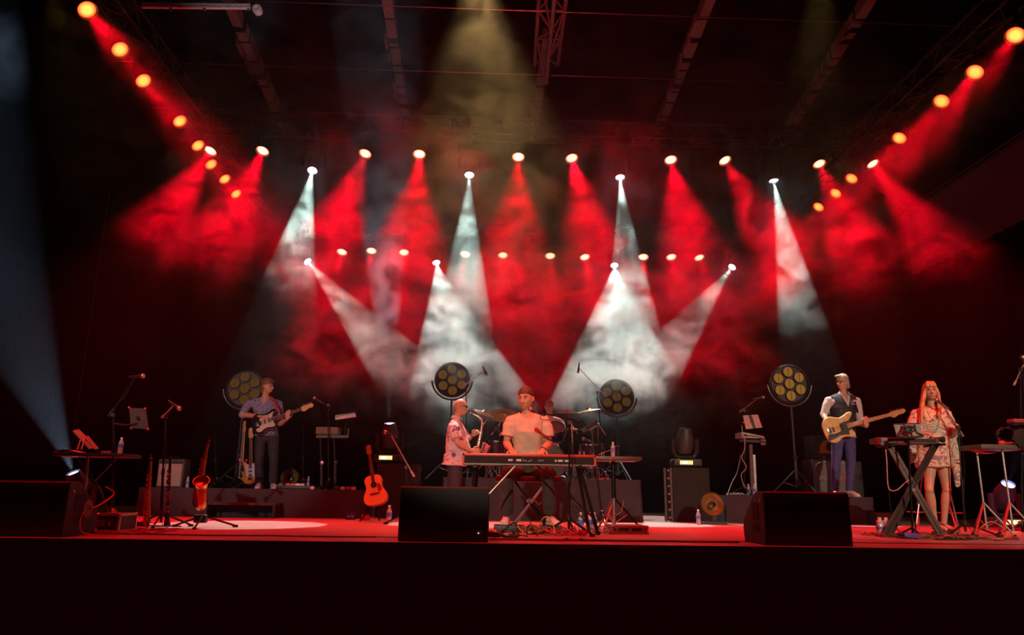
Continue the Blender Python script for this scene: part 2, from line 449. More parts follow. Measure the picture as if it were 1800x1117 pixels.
# ------------------------------------------------------------------ roof beams and trusses
ALU = mat('brushed_aluminium', (.42, .40, .42), .45, .6)
BEAM = mat('painted_beam', (.50, .42, .42), .6)
def truss(name, label, a, b, w, cat='truss', up=(0, 0, 1), rad=.024, tri=False, m=ALU, step=None, group=None, hang=()):
    a, b = Vector(a), Vector(b); t = thing(name, label, cat, a, group); sd, u, d = frame(b - a, up); L_ = (b - a).length
    cs = [(-w / 2, w * .43), (w / 2, w * .43), (0, -w * .43)] if tri else [(-w / 2, -w / 2), (w / 2, -w / 2), (w / 2, w / 2), (-w / 2, w / 2)]
    for x, y in cs: MB().tube([a + sd * x + u * y, b + sd * x + u * y], rad, 8).build('chord', m, t)
    n = max(2, int(L_ / (step or w))); k = len(cs)
    for j in range(k):
        p, q = cs[j], cs[(j + 1) % k]; mb = MB()
        for i in range(n):
            s0 = a + d * (L_ * i / n); s1 = a + d * (L_ * (i + 1) / n)
            if i % 2: p, q = q, p
            mb.tube([s0 + sd * p[0] + u * p[1], s1 + sd * q[0] + u * q[1]], rad * .55, 5)
            if i % 2: p, q = q, p
            mb.tube([s0 + sd * p[0] + u * p[1], s0 + sd * q[0] + u * q[1]], rad * .55, 5)
        mb.build('lacing', m, t, )
    for f_ in hang: q = a + d * (L_ * f_) + u * (w / 2); MB().tube([q, V(q.x, q.y, 9.28)], .010, 6).build('hoist_chain', BLKM, t)
    return t
ZT = 6.2
DKALU = mat('dark_aluminium', (.06, .055, .06), .5, .5)
pa0, pa1 = P(340, 262, 12.4), P(1580, 290, 12.4)
pb0, pb1 = P(520, 445, 15.5), P(1310, 455, 15.5)
truss('lighting_truss', 'dark box truss across the stage carrying the upper row of red lamps', (pa0.x, 12.62, pa0.z + .62), (pa1.x, 12.62, pa1.z + .62), .3, m=DKALU, hang=(.12, .5, .88))
truss('lighting_truss', 'dark box truss near the back curtain carrying the lower row of red lamps', (pb0.x, 15.72, pb0.z + .62), (pb1.x, 15.72, pb1.z + .62), .3, m=DKALU, hang=(.12, .5, .88))
pl = Fz(153, 17, ZT); pr = Fz(1785, 62, ZT)
truss('lighting_truss', 'dark truss running back along the left side with a line of red lamps', (pl.x - .05, 6.4, ZT + .62), (Fz(415, 341, ZT).x - .05, 16.2, ZT + .62), .3, m=DKALU, hang=(.12, .5, .88))
truss('lighting_truss', 'dark truss running back along the right side with a line of red lamps', (pr.x + .05, 6.4, ZT + .62), (Fz(1439, 364, ZT).x + .05, 16.2, ZT + .62), .3, m=DKALU, hang=(.12, .5, .88))
truss('roof_truss', 'pale triangular truss running under the roof at top centre', (Fz(973, -30, 8.4).x, 9.6, 8.4), (Fz(962, 135, 8.2).x, 13.0, 8.4), .46, tri=True, rad=.035, m=BEAM, step=.7)
# roof beams running back under the roof, strapped with dark bands
for (x0, y0, x1, y1, lab) in [(672, -60, 724, 262, 'second roof beam from the left, pale paint under dark straps'),
                              (962, 60, 930, 285, 'middle roof beam behind the triangular truss, pale with dark straps'),
                              (1268, -60, 1132, 290, 'long slanting roof beam right of centre with dark straps'),
                              (1562, -60, 1372, 250, 'rightmost roof beam with dark straps, faint in the haze'),
                              (386, -40, 522, 275, 'leftmost roof beam, dim, seen above the red lamps')]:
    a, b = Fz(x0, y0, 8.75), Fz(x1, y1, 8.75)
    if b.y > 16.4: b = a + (b - a) * ((16.4 - a.y) / (b.y - a.y))
    t = thing('roof_beam', lab, 'roof beam', a, 'strapped roof beams')
    MB().bar(a, b, .17, .24).build('beam', BEAM, t)
    rnd = random.Random(int(x0)); d = b - a; Ln = d.length; s = 1.2
    while s < Ln - .5:
        c0 = a + d * (s / Ln); w = rnd.choice((.03, .05, .14))
        c1 = a + d * ((s + w) / Ln) + Vector((0, 0, rnd.uniform(-.0, .0)))
        MB().bar(c0, c1, .20, .27).build('strap', BLK, t)
        if rnd.random() < .35: MB().bar(c0 + Vector((-.13, 0, -.1)), c0 + d * (.45 / Ln) + Vector((-.13, 0, -.1)), .05, .16).build('panel', BEAM, t)
        s += rnd.uniform(.25, .7)
for z_, y_ in ((8.5, 11.2), (8.5, 13.2), (8.5, 15.0)):
    MB().tube([(-7.5, y_, z_), (8.7, y_, z_)], .012, 5).build('rigging_cable', STEEL, None, ('frontmost', 'middle one', 'rearmost')[int(y_ > 12) + int(y_ > 14)] + ' of three thin steel cables strung crosswise below the roof beams', 'cable', 'cross cables under the roof')
# lit end of a lighting bar, top left
t = thing('lighting_bar', 'short white-lit double bar ending in a round lamp cap, top left', 'lighting bar', P(300, 12, 8.2))
for dy in (9, 14): MB().tube([P(250, dy - 2, 8.2), P(440, dy, 8.2)], .022, 8).build('tube', mat('white_metal', (.8, .8, .8), .35, .3), t)
for x_ in (300, 360, 437): MB().bar(P(x_, 3, 8.2), P(x_, 18, 8.2), .03, .03).build('clamp', STEEL, t)
MB().lathe(P(452, 16, 8.2) + V(0, .06, 0), (0, -1, 0), [(.055, 0), (.062, .05), (.055, .09), (.03, .095), (.028, .08), (.0, .08)], 16).build('end_cap', mat('white_metal'), t)
spot('bar_spot', P(452, 60, 7.6), P(430, 12, 8.2), 8, (.85, .95, 1), 30, .5, .03)  # small spot lighting the end of the bar, no fixture modelled

# ------------------------------------------------------------------ fixtures
def par_template(tag_, energy, half, blend, emi, anis=.02):
    t = thing('par_lamp', 'x', 'stage lamp'); t['group'] = tag_
    h = MB().lathe((0, 0, .16), (0, 0, -1), [(.03, 0), (.07, .01), (.085, .08), (.108, .16), (.118, .24), (.126, .31), (.121, .31), (.112, .28)], 18, cap=False).build('housing', BLK, t)
    MB().lathe((0, 0, .16), (0, 0, 1), [(.0, -.005), (.035, 0), (.03, .05), (.012, .06)], 10).build('cable_gland', RUB, h)
    MB().lathe((0, 0, -.115), (0, 0, -1), [(.0, .012), (.06, .010), (.108, 0)], 20, cap=False).build('lens', emi, h)
    y = MB(); y.tube([(-.14, 0, 0), (-.14, 0, .22), (.14, 0, .22), (.14, 0, 0)], .011, 6); y.box((0, 0, .25), (.05, .04, .08)); y.tube([(0, 0, .28), (0, 0, .42)], .014, 6)
    y.build('yoke', BLKM, t)
    ld = bpy.data.lights.new('par_beam', 'SPOT'); ld.energy = energy; ld.color = RED; ld.spot_size = R(2 * half); ld.spot_blend = blend; ld.shadow_soft_size = .05
    lo = bpy.data.objects.new('par_beam', ld); COL.objects.link(lo); lo.parent = h; lo.location = (0, 0, -.16)
    return t
def place_par(tm, p, d, label, first=False, roll=0):
    o = tm if first else copy_tree(tm)
    d = Vector(d).normalized(); o.location = Vector(p) - d * .12; o['label'] = label
    for ch in o.children:
        if ch.name.startswith('housing'):
            ch.rotation_mode = 'QUATERNION'; ch.rotation_quaternion = lookrot(d)
        if ch.name.startswith('yoke'):
            hd = Vector((d.x, d.y, 0)); ch.rotation_euler = (0, 0, math.atan2(hd.y, hd.x) + PI / 2)
    return o
RLENS = emis('red_lamp_glow', (1, .62, .34), 5, (1, .006, .006), .112)
RLENS2 = emis('red_lamp_glow_side', (1, .30, .05), 3.2, (1, .004, .004), .112)
ORD = ['first', 'second', 'third', 'fourth', 'fifth', 'sixth', 'seventh', 'eighth', 'ninth', 'tenth']
tA = par_template('upper row of red lamps', E_ROWA, 17, 1.0, RLENS)
# x, y, direction (dx, dz) while the lamp leans dy towards the hall
rowA = [(370, 265, -.16), (462, 265, -.10), (642, 270, -.12), (737, 271, .02), (911, 276, -.03), (1005, 278, .10), (1179, 281, .0), (1274, 282, .22), (1440, 288, .04), (1534, 288, .20)]
for i, (x, y, dx) in enumerate(rowA):
    place_par(tA, P(x, y, 12.4), (dx, -.42, -.9), f'glowing red round stage lamp, {ORD[i]} from the left in the upper row', i == 0)
tB = par_template('lower row of red lamps', E_ROWB, 17, 1.0, RLENS)
rowB = [(601, 443, -.08), (653, 441, .02), (710, 444, .1), (818, 447, -.1), (884, 449, .0), (967, 450, .0), (1028, 452, .1), (1131, 452, -.1), (1180, 452, 0), (1229, 453, .1)]
for i, (x, y, dx) in enumerate(rowB):
    place_par(tB, P(x, y, 15.5), (dx, -.45, -.9), f'glowing red round stage lamp, {ORD[i]} from the left in the lower row at the back', i == 0)
tS = par_template('red lamps along the left truss', E_SIDE, 12, 1.0, RLENS2)
for i, (x, y) in enumerate([(153, 17), (211, 87), (252, 142), (316, 213), (348, 256), (371, 289), (395, 315), (415, 341)]):
    place_par(tS, Fz(x, y, ZT), (.62, -.30, -.72), f'orange-red round lamp, {ORD[i]} from the hall end of the left truss line', i == 0)
tR = par_template('red lamps along the right truss', E_SIDE, 12, 1.0, RLENS2)
for i, (x, y) in enumerate([(1785, 62), (1714, 127), (1655, 178), (1581, 243), (1497, 314), (1469, 340), (1439, 364)]):
    place_par(tR, Fz(x, y, ZT), (-.62, -.30, -.72), f'orange-red round lamp, {ORD[i]} from the hall end of the right truss line', i == 0)

def bracket(o, ax0, ay0, ax1, ay1):
    f_ = (o.location.y - ay0) / (ay1 - ay0); X = ax0 + (ax1 - ax0) * f_; z = .40
    MB().tube([(0, 0, z), (X - o.location.x, 0, z + .06)], .016, 6).build('bracket', BLKM, o, local=True)
for o in [o for o in COL.objects if o.name.startswith('par_lamp') and o.parent is None]:
    if 'left truss line' in o['label']: bracket(o, pl.x - .05, 6.4, Fz(415, 341, ZT).x - .05, 16.2)
    if 'right truss line' in o['label']: bracket(o, pr.x + .05, 6.4, Fz(1439, 364, ZT).x + .05, 16.2)
WLENS = emis('white_lamp_glow', (.85, .93, 1), 30, (.5, .6, 1), .075)
def moving_head(loc, d, label, energy, half, blend=.05, hang=True, group=None, color=WHITE, lens=WLENS, size=.02, sc=1.0, lamp=True, body=BLKM):
    "head centre at loc; hangs below its base or stands on it"
    loc = Vector(loc); t = thing('moving_head', label, 'stage lamp', loc, group); d = Vector(d).normalized(); s = 1 if hang else -1
    h = MB().lathe((0, 0, .2 * sc), (0, 0, -1), [(.05 * sc, 0), (.11 * sc, .02 * sc), (.135 * sc, .12 * sc), (.13 * sc, .24 * sc), (.10 * sc, .34 * sc), (.088 * sc, .40 * sc), (.082 * sc, .40 * sc), (.08 * sc, .37 * sc)], 20, cap=False).build('head', body, t, local=True)
    h.rotation_mode = 'QUATERNION'; h.rotation_quaternion = lookrot(d)
    MB().lathe((0, 0, -.17 * sc), (0, 0, -1), [(0, .02 * sc), (.05 * sc, .016 * sc), (.08 * sc, 0)], 20, cap=False).build('lens', lens, h, local=True)
    y = MB(); w = .19 * sc; hz_ = .30 * sc * s
    y.tube([(-w, 0, -.03 * s), (-w, 0, hz_ * .55), (-w * .75, 0, hz_ * .85), (w * .75, 0, hz_ * .85), (w, 0, hz_ * .55), (w, 0, -.03 * s)], [(.028 * sc, .05 * sc)] * 6, 8, up=(0, 1, 0))
    yo = y.build('yoke', body, t, local=True)
    az = math.atan2(d.y, d.x) + PI / 2 if math.hypot(d.x, d.y) > .05 else 0
    b = MB().box((0, 0, hz_ + .04 * s), (.44 * sc, .30 * sc, .11 * sc), bev=.02); b.build('base', body, t, local=True)
    if hang: yo.rotation_euler = (0, 0, az)
    if not hang:
        MB().box((-.03, -.155 * sc, hz_ + .04 * s), (.20 * sc, .012, .06 * sc)).build('display', emis('menu_display', (1, .8, .3), 1.1), t, local=True)
        MB().box((-.05, -.163 * sc, hz_ + .04 * s), (.06 * sc, .006, .035 * sc)).build('display_window', emis('menu_display_window', (1, .95, .6), 3.5), t, local=True)
    else:
        MB().tube([(0, 0, hz_), (0, 0, hz_ + .56)], .02, 8).box((0, 0, hz_ + .36), (.06, .34, .04)).box((0, 0, hz_ + .30), (.04, .34, .04)).build('clamp', STEEL, t, local=True)
    if lamp:
        ld = bpy.data.lights.new('head_beam', 'SPOT'); ld.energy = energy; ld.color = color; ld.spot_size = R(2 * half); ld.spot_blend = blend; ld.shadow_soft_size = size
        lo = bpy.data.objects.new('head_beam', ld); COL.objects.link(lo); lo.parent = h; lo.location = (0, 0, -.22 * sc)
    return t
def head_at(px, py, Y, tgt, label, energy, half, **k):
    p = P(px, py, Y); d = (Vector(tgt) - p).normalized(); sc = k.get('sc', 1.0)
    return moving_head(p - d * (.19 * sc), d, label, energy, half, **k)
for (x, y, tx, half, lab) in [(549, 300, 425, 8, 'above the guitarist, white beam leaning left'), (825, 308, 800, 7.6, 'in the upper row just left of centre'),
                              (1090, 312, 1142, 7.8, 'in the upper row just right of centre'), (1360, 318, 1480, 8, 'at the right end, white beam leaning right')]:
    head_at(x, y, 12.37, Fz(tx, 922), 'moving head lamp ' + lab, E_WA, half, group='upper moving heads')
for (x, y, tx, ty, half, lab) in [(541, 460, 930, 880, 9, 'at the left end, beam slanting down right'), (767, 462, 862, 905, 17, 'second from the left, wide white beam'),
                                  (1080, 467, 1100, 905, 19.5, 'third from the left, widest white beam'), (1287, 470, 950, 905, 8.5, 'at the right end, beam slanting down left')]:
    head_at(x, y, 15.48, P(tx, 915, 12.6), 'moving head lamp of the lower back row ' + lab, E_WB * (.6 if half < 10 else 1), half, group='lower moving heads')
# ------------------------------------------------------------------ risers
SKIRT = mat('navy_skirt', (.035, .03, .045), .85, 0, .15, 6, .1, 40)
DECK = mat('riser_deck', (.03, .027, .03), .7)
def riser(x0, x1, Yf, depth, h, label, skirt=SKIRT):
    a, b = Fz_at(x0, Yf), Fz_at(x1, Yf)
    t = thing('riser', label, 'stage riser', ((a + b) / 2, Yf, 0))
    MB().box(((a + b) / 2, Yf + depth / 2, h - .02), (b - a, depth, .04)).build('deck', DECK, t)
    pts = [(a, Yf + depth), (a, Yf), (b, Yf), (b, Yf + depth)]; L_ = [0]; rnd = random.Random(x0)
    ph = [rnd.random() * 6 for _ in range(3)]
    vs = []; m = 160
    tot = 2 * depth + b - a
    def f(u, v):
        s = u * tot
        if s < depth: x, y, nx, ny = a, Yf + depth - s, -1, 0
        elif s < depth + b - a: x, y, nx, ny = a + s - depth, Yf, 0, -1
        else: x, y, nx, ny = b, Yf + s - depth - (b - a), 1, 0
        k = (1 - v) * (.012 * math.sin(s * 9 + ph[0]) + .01 * math.sin(s * 17 + ph[1] + v * 2)) + .014 * (1 - v) + .003
        return Vector((x + nx * k, y + ny * k, .003 + (h - .003) * v))
    MB().grid(f, m, 5).build('skirt', skirt, t)
    return t
def Fz_at(px, Y, z=0):
    "x of the point seen in column px, at depth Y and height z"
    d0 = ray(px, 860); return P(px, 866 - (z - CAMZ) * 1373 / Y, Y).x
riser(238, 637, 11.1, 2.3, .40, 'low dark-skirted riser under the guitarist')
riser(777, 1128, 11.0, 2.6, .60, 'higher dark-skirted riser under the drum kit')
riser(1279, 1538, 11.2, 2.2, .40, 'low dark-skirted riser under the bass player')
a_ = P(361, 888, 10.75); b_ = P(485, 888, 10.75)
t = thing('step', 'dark low step platform in front of the left riser', 'step', ((a_.x + b_.x) / 2, 10.75, 0))
MB().box(((a_.x + b_.x) / 2, 10.9, .19), (b_.x - a_.x, .36, .03)).build('tread', DECK, t)
for x in (a_.x + .02, b_.x - .02): MB().box((x, 10.9, .0875), (.03, .34, .175)).build('side_panel', BLK, t)

a_ = fl0 = P(1540, 905, 10.9); b_ = P(1583, 905, 10.9)
t = thing('step', 'low purple-dark step block right of the bass riser behind the singer keyboard', 'step', ((a_.x + b_.x) / 2, 10.9, 0))
MB().box(((a_.x + b_.x) / 2, 11.1, .165), (b_.x - a_.x, .42, .03), bev=.004).build('tread', DECK, t)
MB().box(((a_.x + b_.x) / 2, 11.1, .076), (b_.x - a_.x - .02, .40, .15)).build('body', SKIRT, t)
# ------------------------------------------------------------------ floor monitors
CAB = mat('textured_cabinet', (.03, .027, .027), .55, 0, .1, 40, .4, 220)
def wedge(x0, x1, Yf, label, led=False, cable=None):
    a, b = P(x0, 955, Yf).x, P(x1, 955, Yf).x; w = b - a; cx = (a + b) / 2
    t = thing('stage_monitor', label, 'monitor speaker', (cx, Yf, 0), 'wedge monitors along the stage edge')
    pr_ = [(0, .0), (-.01, .10), (.0, .425), (.012, .438), (.17, .435), (.22, .415), (.50, .20), (.53, .12), (.50, .0)]
    MB().prism(pr_, (cx, Yf, 0), (0, 1, 0), (0, 0, 1), w, .008).build('cabinet', CAB, t, angle=25)
    MB().prism([(.225, .42), (.505, .205), (.50, .195), (.22, .41)], (cx, Yf, 0), (0, 1, 0), (0, 0, 1), w - .05).build('grille', mat('steel_grille', (.02, .02, .02), .6, .3), t)
    for sx_ in (-1, 1):
        X = cx + sx_ * (w / 2 + .001)
        for z0, z1 in ((.10, .17), (.20, .34)):
            MB().prism([(.14, z0), (.26, z0), (.27, z0 + .02), (.27, z1 - .02), (.25, z1), (.14, z1), (.12, z1 - .02), (.12, z0 + .02)], (X, Yf, 0), (0, 1, 0), (0, 0, 1), .006).build('handle_recess', RUB, t)
        MB().lathe((X, Yf + .07, .36), (sx_, 0, 0), [(.014, 0), (.014, .004), (.008, .006)], 12).build('bolt', STEEL, t)
    for sx_ in (-1, 1): MB().box((cx + sx_ * (w / 2 - .06), Yf + .25, .004), (.04, .4, .008)).build('foot', RUB, t)
    if led: MB().lathe(P(841, 938, Yf - .012), (0, -1, 0), [(.004, 0), (.004, .004), (.001, .006)], 8).build('power_light', emis('led_white', (.9, .95, 1), 3), t)
    return t
wl = wedge(-62, 108, 6.30, 'left wedge monitor with a red-lit cable hanging at its side')
wedge(699, 858, 6.26, 'centre wedge monitor in front of the keyboard, tiny white light on it', True)
wr = wedge(1346, 1499, 6.30, 'right wedge monitor in front of the bass player')
ax = wl.location.x + (P(108, 955, 6.3).x - P(-62, 955, 6.3).x) / 2
MB().lathe((ax + .002, 6.62, .21), (1, 0, 0), [(.075, 0), (.075, .006), (.06, .012), (.035, .012), (.03, .004), (.0, .004)], 20).build('socket_plate', mat('worn_plate', (.16, .14, .14), .5), wl)
MB().tube([(ax + .02, 6.66, .22), (ax + .06, 6.72, .25), (ax + .10, 6.85, .34), (ax + .04, 6.80, .40)], .006, 6, sm=6).build('signal_cable', mat('red_and_red_lit', (.5, .03, .03), .5), wl)  # shared red; on red-lit parts the light is in this colour
MB().tube([(ax + .012, 6.55, .19), (ax + .02, 6.5, .10), (ax + .10, 6.45, .02), (ax + .35, 6.5, .008)], .006, 6, sm=6).build('signal_cable', mat('red_and_red_lit'), wl)

# ------------------------------------------------------------------ cases
ALUC = mat('case_aluminium', (.55, .53, .52), .35, .7, .1, 30)
def case(name, label, lo, hi, panel, edge=ALUC, face=None):
    lo, hi = Vector(lo), Vector(hi); c = (lo + hi) / 2; s = hi - lo
    t = thing(name, label, 'flight case', (c.x, c.y, lo.z))
    MB().box(c, (s.x - .01, s.y - .01, s.z - .01)).build('body', panel, t)
    e = .022
    for ax_ in range(3):
        o = [k for k in range(3) if k != ax_]
        for i in (0, 1):
            for j in (0, 1):
                p = Vector(lo); q = Vector(lo); q[ax_] = hi[ax_]
                for k, f in ((o[0], i), (o[1], j)):
                    v = hi[k] - e / 2 if f else lo[k] + e / 2; p[k] = v; q[k] = v
                MB().bar(p, q, e, e, up=(0, 0, 1) if ax_ != 2 else (0, 1, 0)).build('edge_strip', edge, t)
    for x in (lo.x, hi.x):
        for y in (lo.y, hi.y):
            for z in (lo.z, hi.z): MB().ell((x + (.012 if x == lo.x else -.012), y + (.012 if y == lo.y else -.012), z + (.014 if z == lo.z else -.014)), .021, seg=8, rings=6).build('corner', STEEL, t)
    if face: face(t, lo, hi)
    return t
def rack_face(t, lo, hi):
    c = (lo + hi) / 2
    MB().box((c.x, lo.y - .003, c.z), ((hi.x - lo.x) * .8, .012, (hi.z - lo.z) * .5)).build('recess', RUB, t)
    MB().box((c.x - .05, lo.y - .008, c.z), ((hi.x - lo.x) * .34, .012, (hi.z - lo.z) * .36)).build('receiver', mat('grey_unit', (.10, .09, .09), .5), t)
    MB().tube([(c.x + .03, lo.y - .012, c.z - .02), (c.x + .03, lo.y - .03, c.z), (c.x + .03, lo.y - .012, c.z + .02)], .005, 6).build('handle', CHR, t)
a = P(178, 942, 7.0); b = P(211, 911, 7.0)
case('rack_case', 'red-lit silver rack case on the floor behind the left monitor', (a.x - .07, 7.0, 0), (b.x, 7.35, .165), BLK, face=rack_face)
def latch_face(t, lo, hi):
    c = (lo + hi) / 2
    MB().box((c.x, lo.y - .002, c.z + .004), ((hi.x - lo.x) * .88, .008, .012)).build('seam', BLK, t)
    for f in (.15, .5, .85): MB().box((lo.x + (hi.x - lo.x) * f, lo.y - .008, c.z), (.03, .014, .035)).build('latch', STEEL, t)
a = P(1075, 940, 7.75); b = P(1140, 940, 7.75)
case('equipment_case', 'long flat silver case on the floor right of the keyboard', (a.x, 7.75, 0), (b.x, 8.15, .085), mat('grey_case', (.32, .30, .28), .5), face=latch_face)
def tall_case(x0, x1, ytop, Y, label, grid=False):
    a, b = P(x0, ytop, Y), P(x1, ytop, Y); h = a.z
    t = thing('flight_case', label, 'flight case', ((a.x + b.x) / 2, Y + .3, 0))
    MB().box(((a.x + b.x) / 2, Y + .3, h / 2), (b.x - a.x - .04, .56, h - .02)).build('body', BLK, t)
    def f(u, v):
        s = u * 3 - 1
        if s < 0: x, y = a.x, Y - s * .6
        elif s < 1: x, y = a.x + (b.x - a.x) * s, Y
        else: x, y = b.x, Y + (s - 1) * .6
        k = .012 * (1 - v) * math.sin(s * 13 + 2 * v)
        return Vector((x + (k if s < 0 or s > 1 else 0), y - abs(k) - .004, .01 + (h - .005) * v))
    if grid:
        for i in range(7): MB().box((a.x - .05, Y + .02, .06 + i * (h - .1) / 6), (.05, .03, .03)).build('hinge_rail', mat('red_and_red_lit'), t)  # rails coloured red to carry the red light on this side
        MB().bar((a.x - .03, Y, .0), (a.x - .03, Y, h), .03, .03, up=(0, 1, 0)).build('edge_strip', mat('dark_aluminium'), t)
        MB().bar((a.x - .10, Y + .1, .0), (a.x - .10, Y + .1, h), .03, .03, up=(0, 1, 0)).build('edge_strip', mat('dark_aluminium'), t)
    MB().grid(f, 60, 4).build('cloth_cover', mat('black_cloth', (.022, .02, .018), .9), t)
    MB().box(((a.x + b.x) / 2, Y + .3, h + .002), (b.x - a.x, .6, .012)).build('top_cloth', mat('black_cloth'), t)
    return h
h1 = tall_case(664, 735, 816, 11.4, 'tall flight case under black cloth, carrying the lit moving head')
h2 = tall_case(1182, 1246, 823, 11.4, 'tall flight case under black cloth, carrying the unlit moving head', True)
GREYB = mat('grey_housing', (.045, .04, .035), .5)
p = P(686, 757, 11.7); base_z = h1 + .01
moving_head((p.x, 11.7, base_z + .43), (-.05, -.25, 1), 'floor moving head on the left case, throwing a bluish beam upward', 1400, 7.5, .35, hang=False, body=GREYB, color=(.62, .85, 1))
DEADLENS = mat('red_reflection_lens', (.25, .02, .02), .1, 0, .1, 20, coat=1)  # red reflection put into the colour of the unlit lens
p = P(1203, 757, 11.7)
moving_head((p.x, 11.7, h2 + .43), (.03, -.2, 1), 'floor moving head on the right case, its lamp off', 0, 5, hang=False, body=GREYB, lens=DEADLENS, lamp=False)
BL = emis('blue_white_lamp', (.75, .88, 1), 14, (.15, .25, 1), .075)
p = P(129, 832, 9.6)
head_at(129, 832, 9.6, P(25, 580, 8.8), 'floor moving head at far left behind the table, beam rising to the left', 5000, 14, blend=.35, hang=False, color=(.5, .72, 1), lens=BL)
p = P(1772, 852, 9.8)
head_at(1772, 852, 9.8, P(1860, 600, 8.4), 'floor moving head at far right behind the percussion table, blue housing', 260, 12, blend=.4, hang=False, color=(.4, .65, 1), lens=BL, body=mat('blue_housing', (.03, .04, .10), .5))

# ------------------------------------------------------------------ seven-lamp blinders
AMBS = [emis('amber_lamp_%d' % i, (.95, .40, .07), e_) for i, e_ in enumerate((.26, .08, .10, .07))]
DIMA = mat('amber_reflector', (.75, .45, .12), .35, .6, .2, 20)
def blinder(px, py, Y, zbase, label, AMB):
    c = P(px, py, Y); r = .315; t = thing('blinder_lamp', label, 'stage lamp', (c.x, c.y, zbase), 'seven-lamp blinders on stands')
    MB().lathe(c + V(0, .08, 0), (0, -1, 0), [(r * .9, 0), (r, .02), (r, .07), (r * .96, .08), (r * .95, .05), (0, .05)], 32, cap=False).build('housing', BLK, t)
    MB().tube([c + V(math.cos(k) * r * 1.02, 0, math.sin(k) * r * 1.02) for k in [2 * PI * i / 32 for i in range(32)]], .008, 6, closed=True).build('rim', mat('worn_rim', (.10, .08, .08), .3, .8), t)
    for k in range(7):
        a = PI / 2 + k * PI / 3 + .06
        q = c + (V(0, 0, 0) if k == 6 else V(math.cos(a) * r * .63, 0, math.sin(a) * r * .63)) + V(0, .0, 0)
        l = MB().lathe(q + V(0, .03, 0), (0, -1, 0), [(.05, -.01), (.088, .03), (.09, .04), (.082, .04), (.08, .03)], 18, cap=False).build('lamp_ring', BLK, t)
        MB().lathe(q + V(0, .012, 0), (0, -1, 0), [(0, -.012), (.05, -.006), (.08, .008)], 18, cap=False).build('lens', AMB, l)
        MB().box(q + V(0, -.006, 0), (.006, .006, .14)).build('lamp_bar', BLK, l)
    ar = [c + V(math.cos(a) * r * 1.16, 0, math.sin(a) * r * 1.16) for a in [PI * 1.02 + PI * .96 * i / 16 for i in range(17)]]
    MB().tube(ar, [(.018, .008)] * 17, 6, up=(0, 1, 0)).build('yoke', mat('worn_rim'), t)
    bot = c + V(0, 0, -r * 1.16)
    MB().tube([bot, (c.x, c.y, zbase + .55)], .018, 8).build('pole', mat('dark_aluminium'), t)
    MB().tube([(c.x, c.y, zbase + .62), (c.x, c.y, zbase + .12)], .026, 8).build('lower_pole', mat('dark_aluminium'), t)
    MB().lathe((c.x, c.y, zbase + .58), (0, 0, 1), [(.03, 0), (.04, .01), (.04, .05), (.03, .06)], 10).build('collar', RUB, t)
    for k in range(3):
        a = -PI / 2 + .4 + k * 2 * PI / 3
        e = Vector((c.x + math.cos(a) * .42, c.y + math.sin(a) * .42, zbase + .012))
        MB().tube([(c.x, c.y, zbase + .42), e], .012, 6).build('leg', mat('dark_aluminium'), t)
        MB().tube([(c.x, c.y, zbase + .14), Vector((c.x, c.y, zbase + .42)).lerp(e, .5)], .008, 5).build('brace', mat('dark_aluminium'), t)
        MB().ell(e, .016, seg=8, rings=5).build('foot', RUB, t)
    return t
blinder(1388, 675, 11.9, .40, 'round seven-lamp amber blinder on a stand left of the bass player', AMBS[0])
blinder(430, 683, 12.9, .40, 'round seven-lamp amber blinder behind the guitarist', AMBS[1])
blinder(795, 668, 13.4, .60, 'round seven-lamp blinder behind the saxophonist, veiled by haze', AMBS[2])
blinder(1084, 698, 13.4, .60, 'round seven-lamp blinder behind the cymbals, right of the drummer', AMBS[3])
GOLD = mat('gold_reflector', (.60, .42, .16), .35, .8, .1, 20)
def floor_dish(px, py, Y, z0, r, label):
    c = P(px, py, Y); c.z = max(c.z, z0 + r + .03); t = thing('floor_lamp_dish', label, 'stage lamp', (c.x, c.y, z0))
    d = V(0, -1, .25).normalized()
    MB().lathe(c + V(0, .16, -.03), d, [(.04, 0), (r * .7, .04), (r, .14), (r * 1.02, .17), (r, .17), (r * .96, .15)], 28, cap=False).build('housing', BLK, t)
    MB().lathe(c + V(0, .16, -.03), d, [(0, .05), (r * .3, .05), (r * .7, .08), (r * .96, .16)], 28, cap=False).build('reflector', GOLD, t)
    MB().lathe(c + V(0, .16, -.03), d, [(.03, .05), (.055, .10), (.05, .14), (.0, .15)], 14, cap=False).build('lamp_cap', BLKM, t)
    MB().tube([c + V(-r * 1.12, .05, 0), c + V(-r * 1.12, .05, -(c.z - z0) + .03), c + V(r * 1.12, .05, -(c.z - z0) + .03), c + V(r * 1.12, .05, 0)], .014, 6).build('yoke', BLKM, t)
    MB().box((c.x, c.y + .06, z0 + .02), (r * 2.2, .2, .04)).build('base', BLK, t)
floor_dish(1253, 888, 10.6, 0, .165, 'round gold-dished lamp on the floor left of the bass riser')
floor_dish(508, 852, 12.6, .40, .15, 'gold-dished lamp on the left riser, half hidden by pedals')

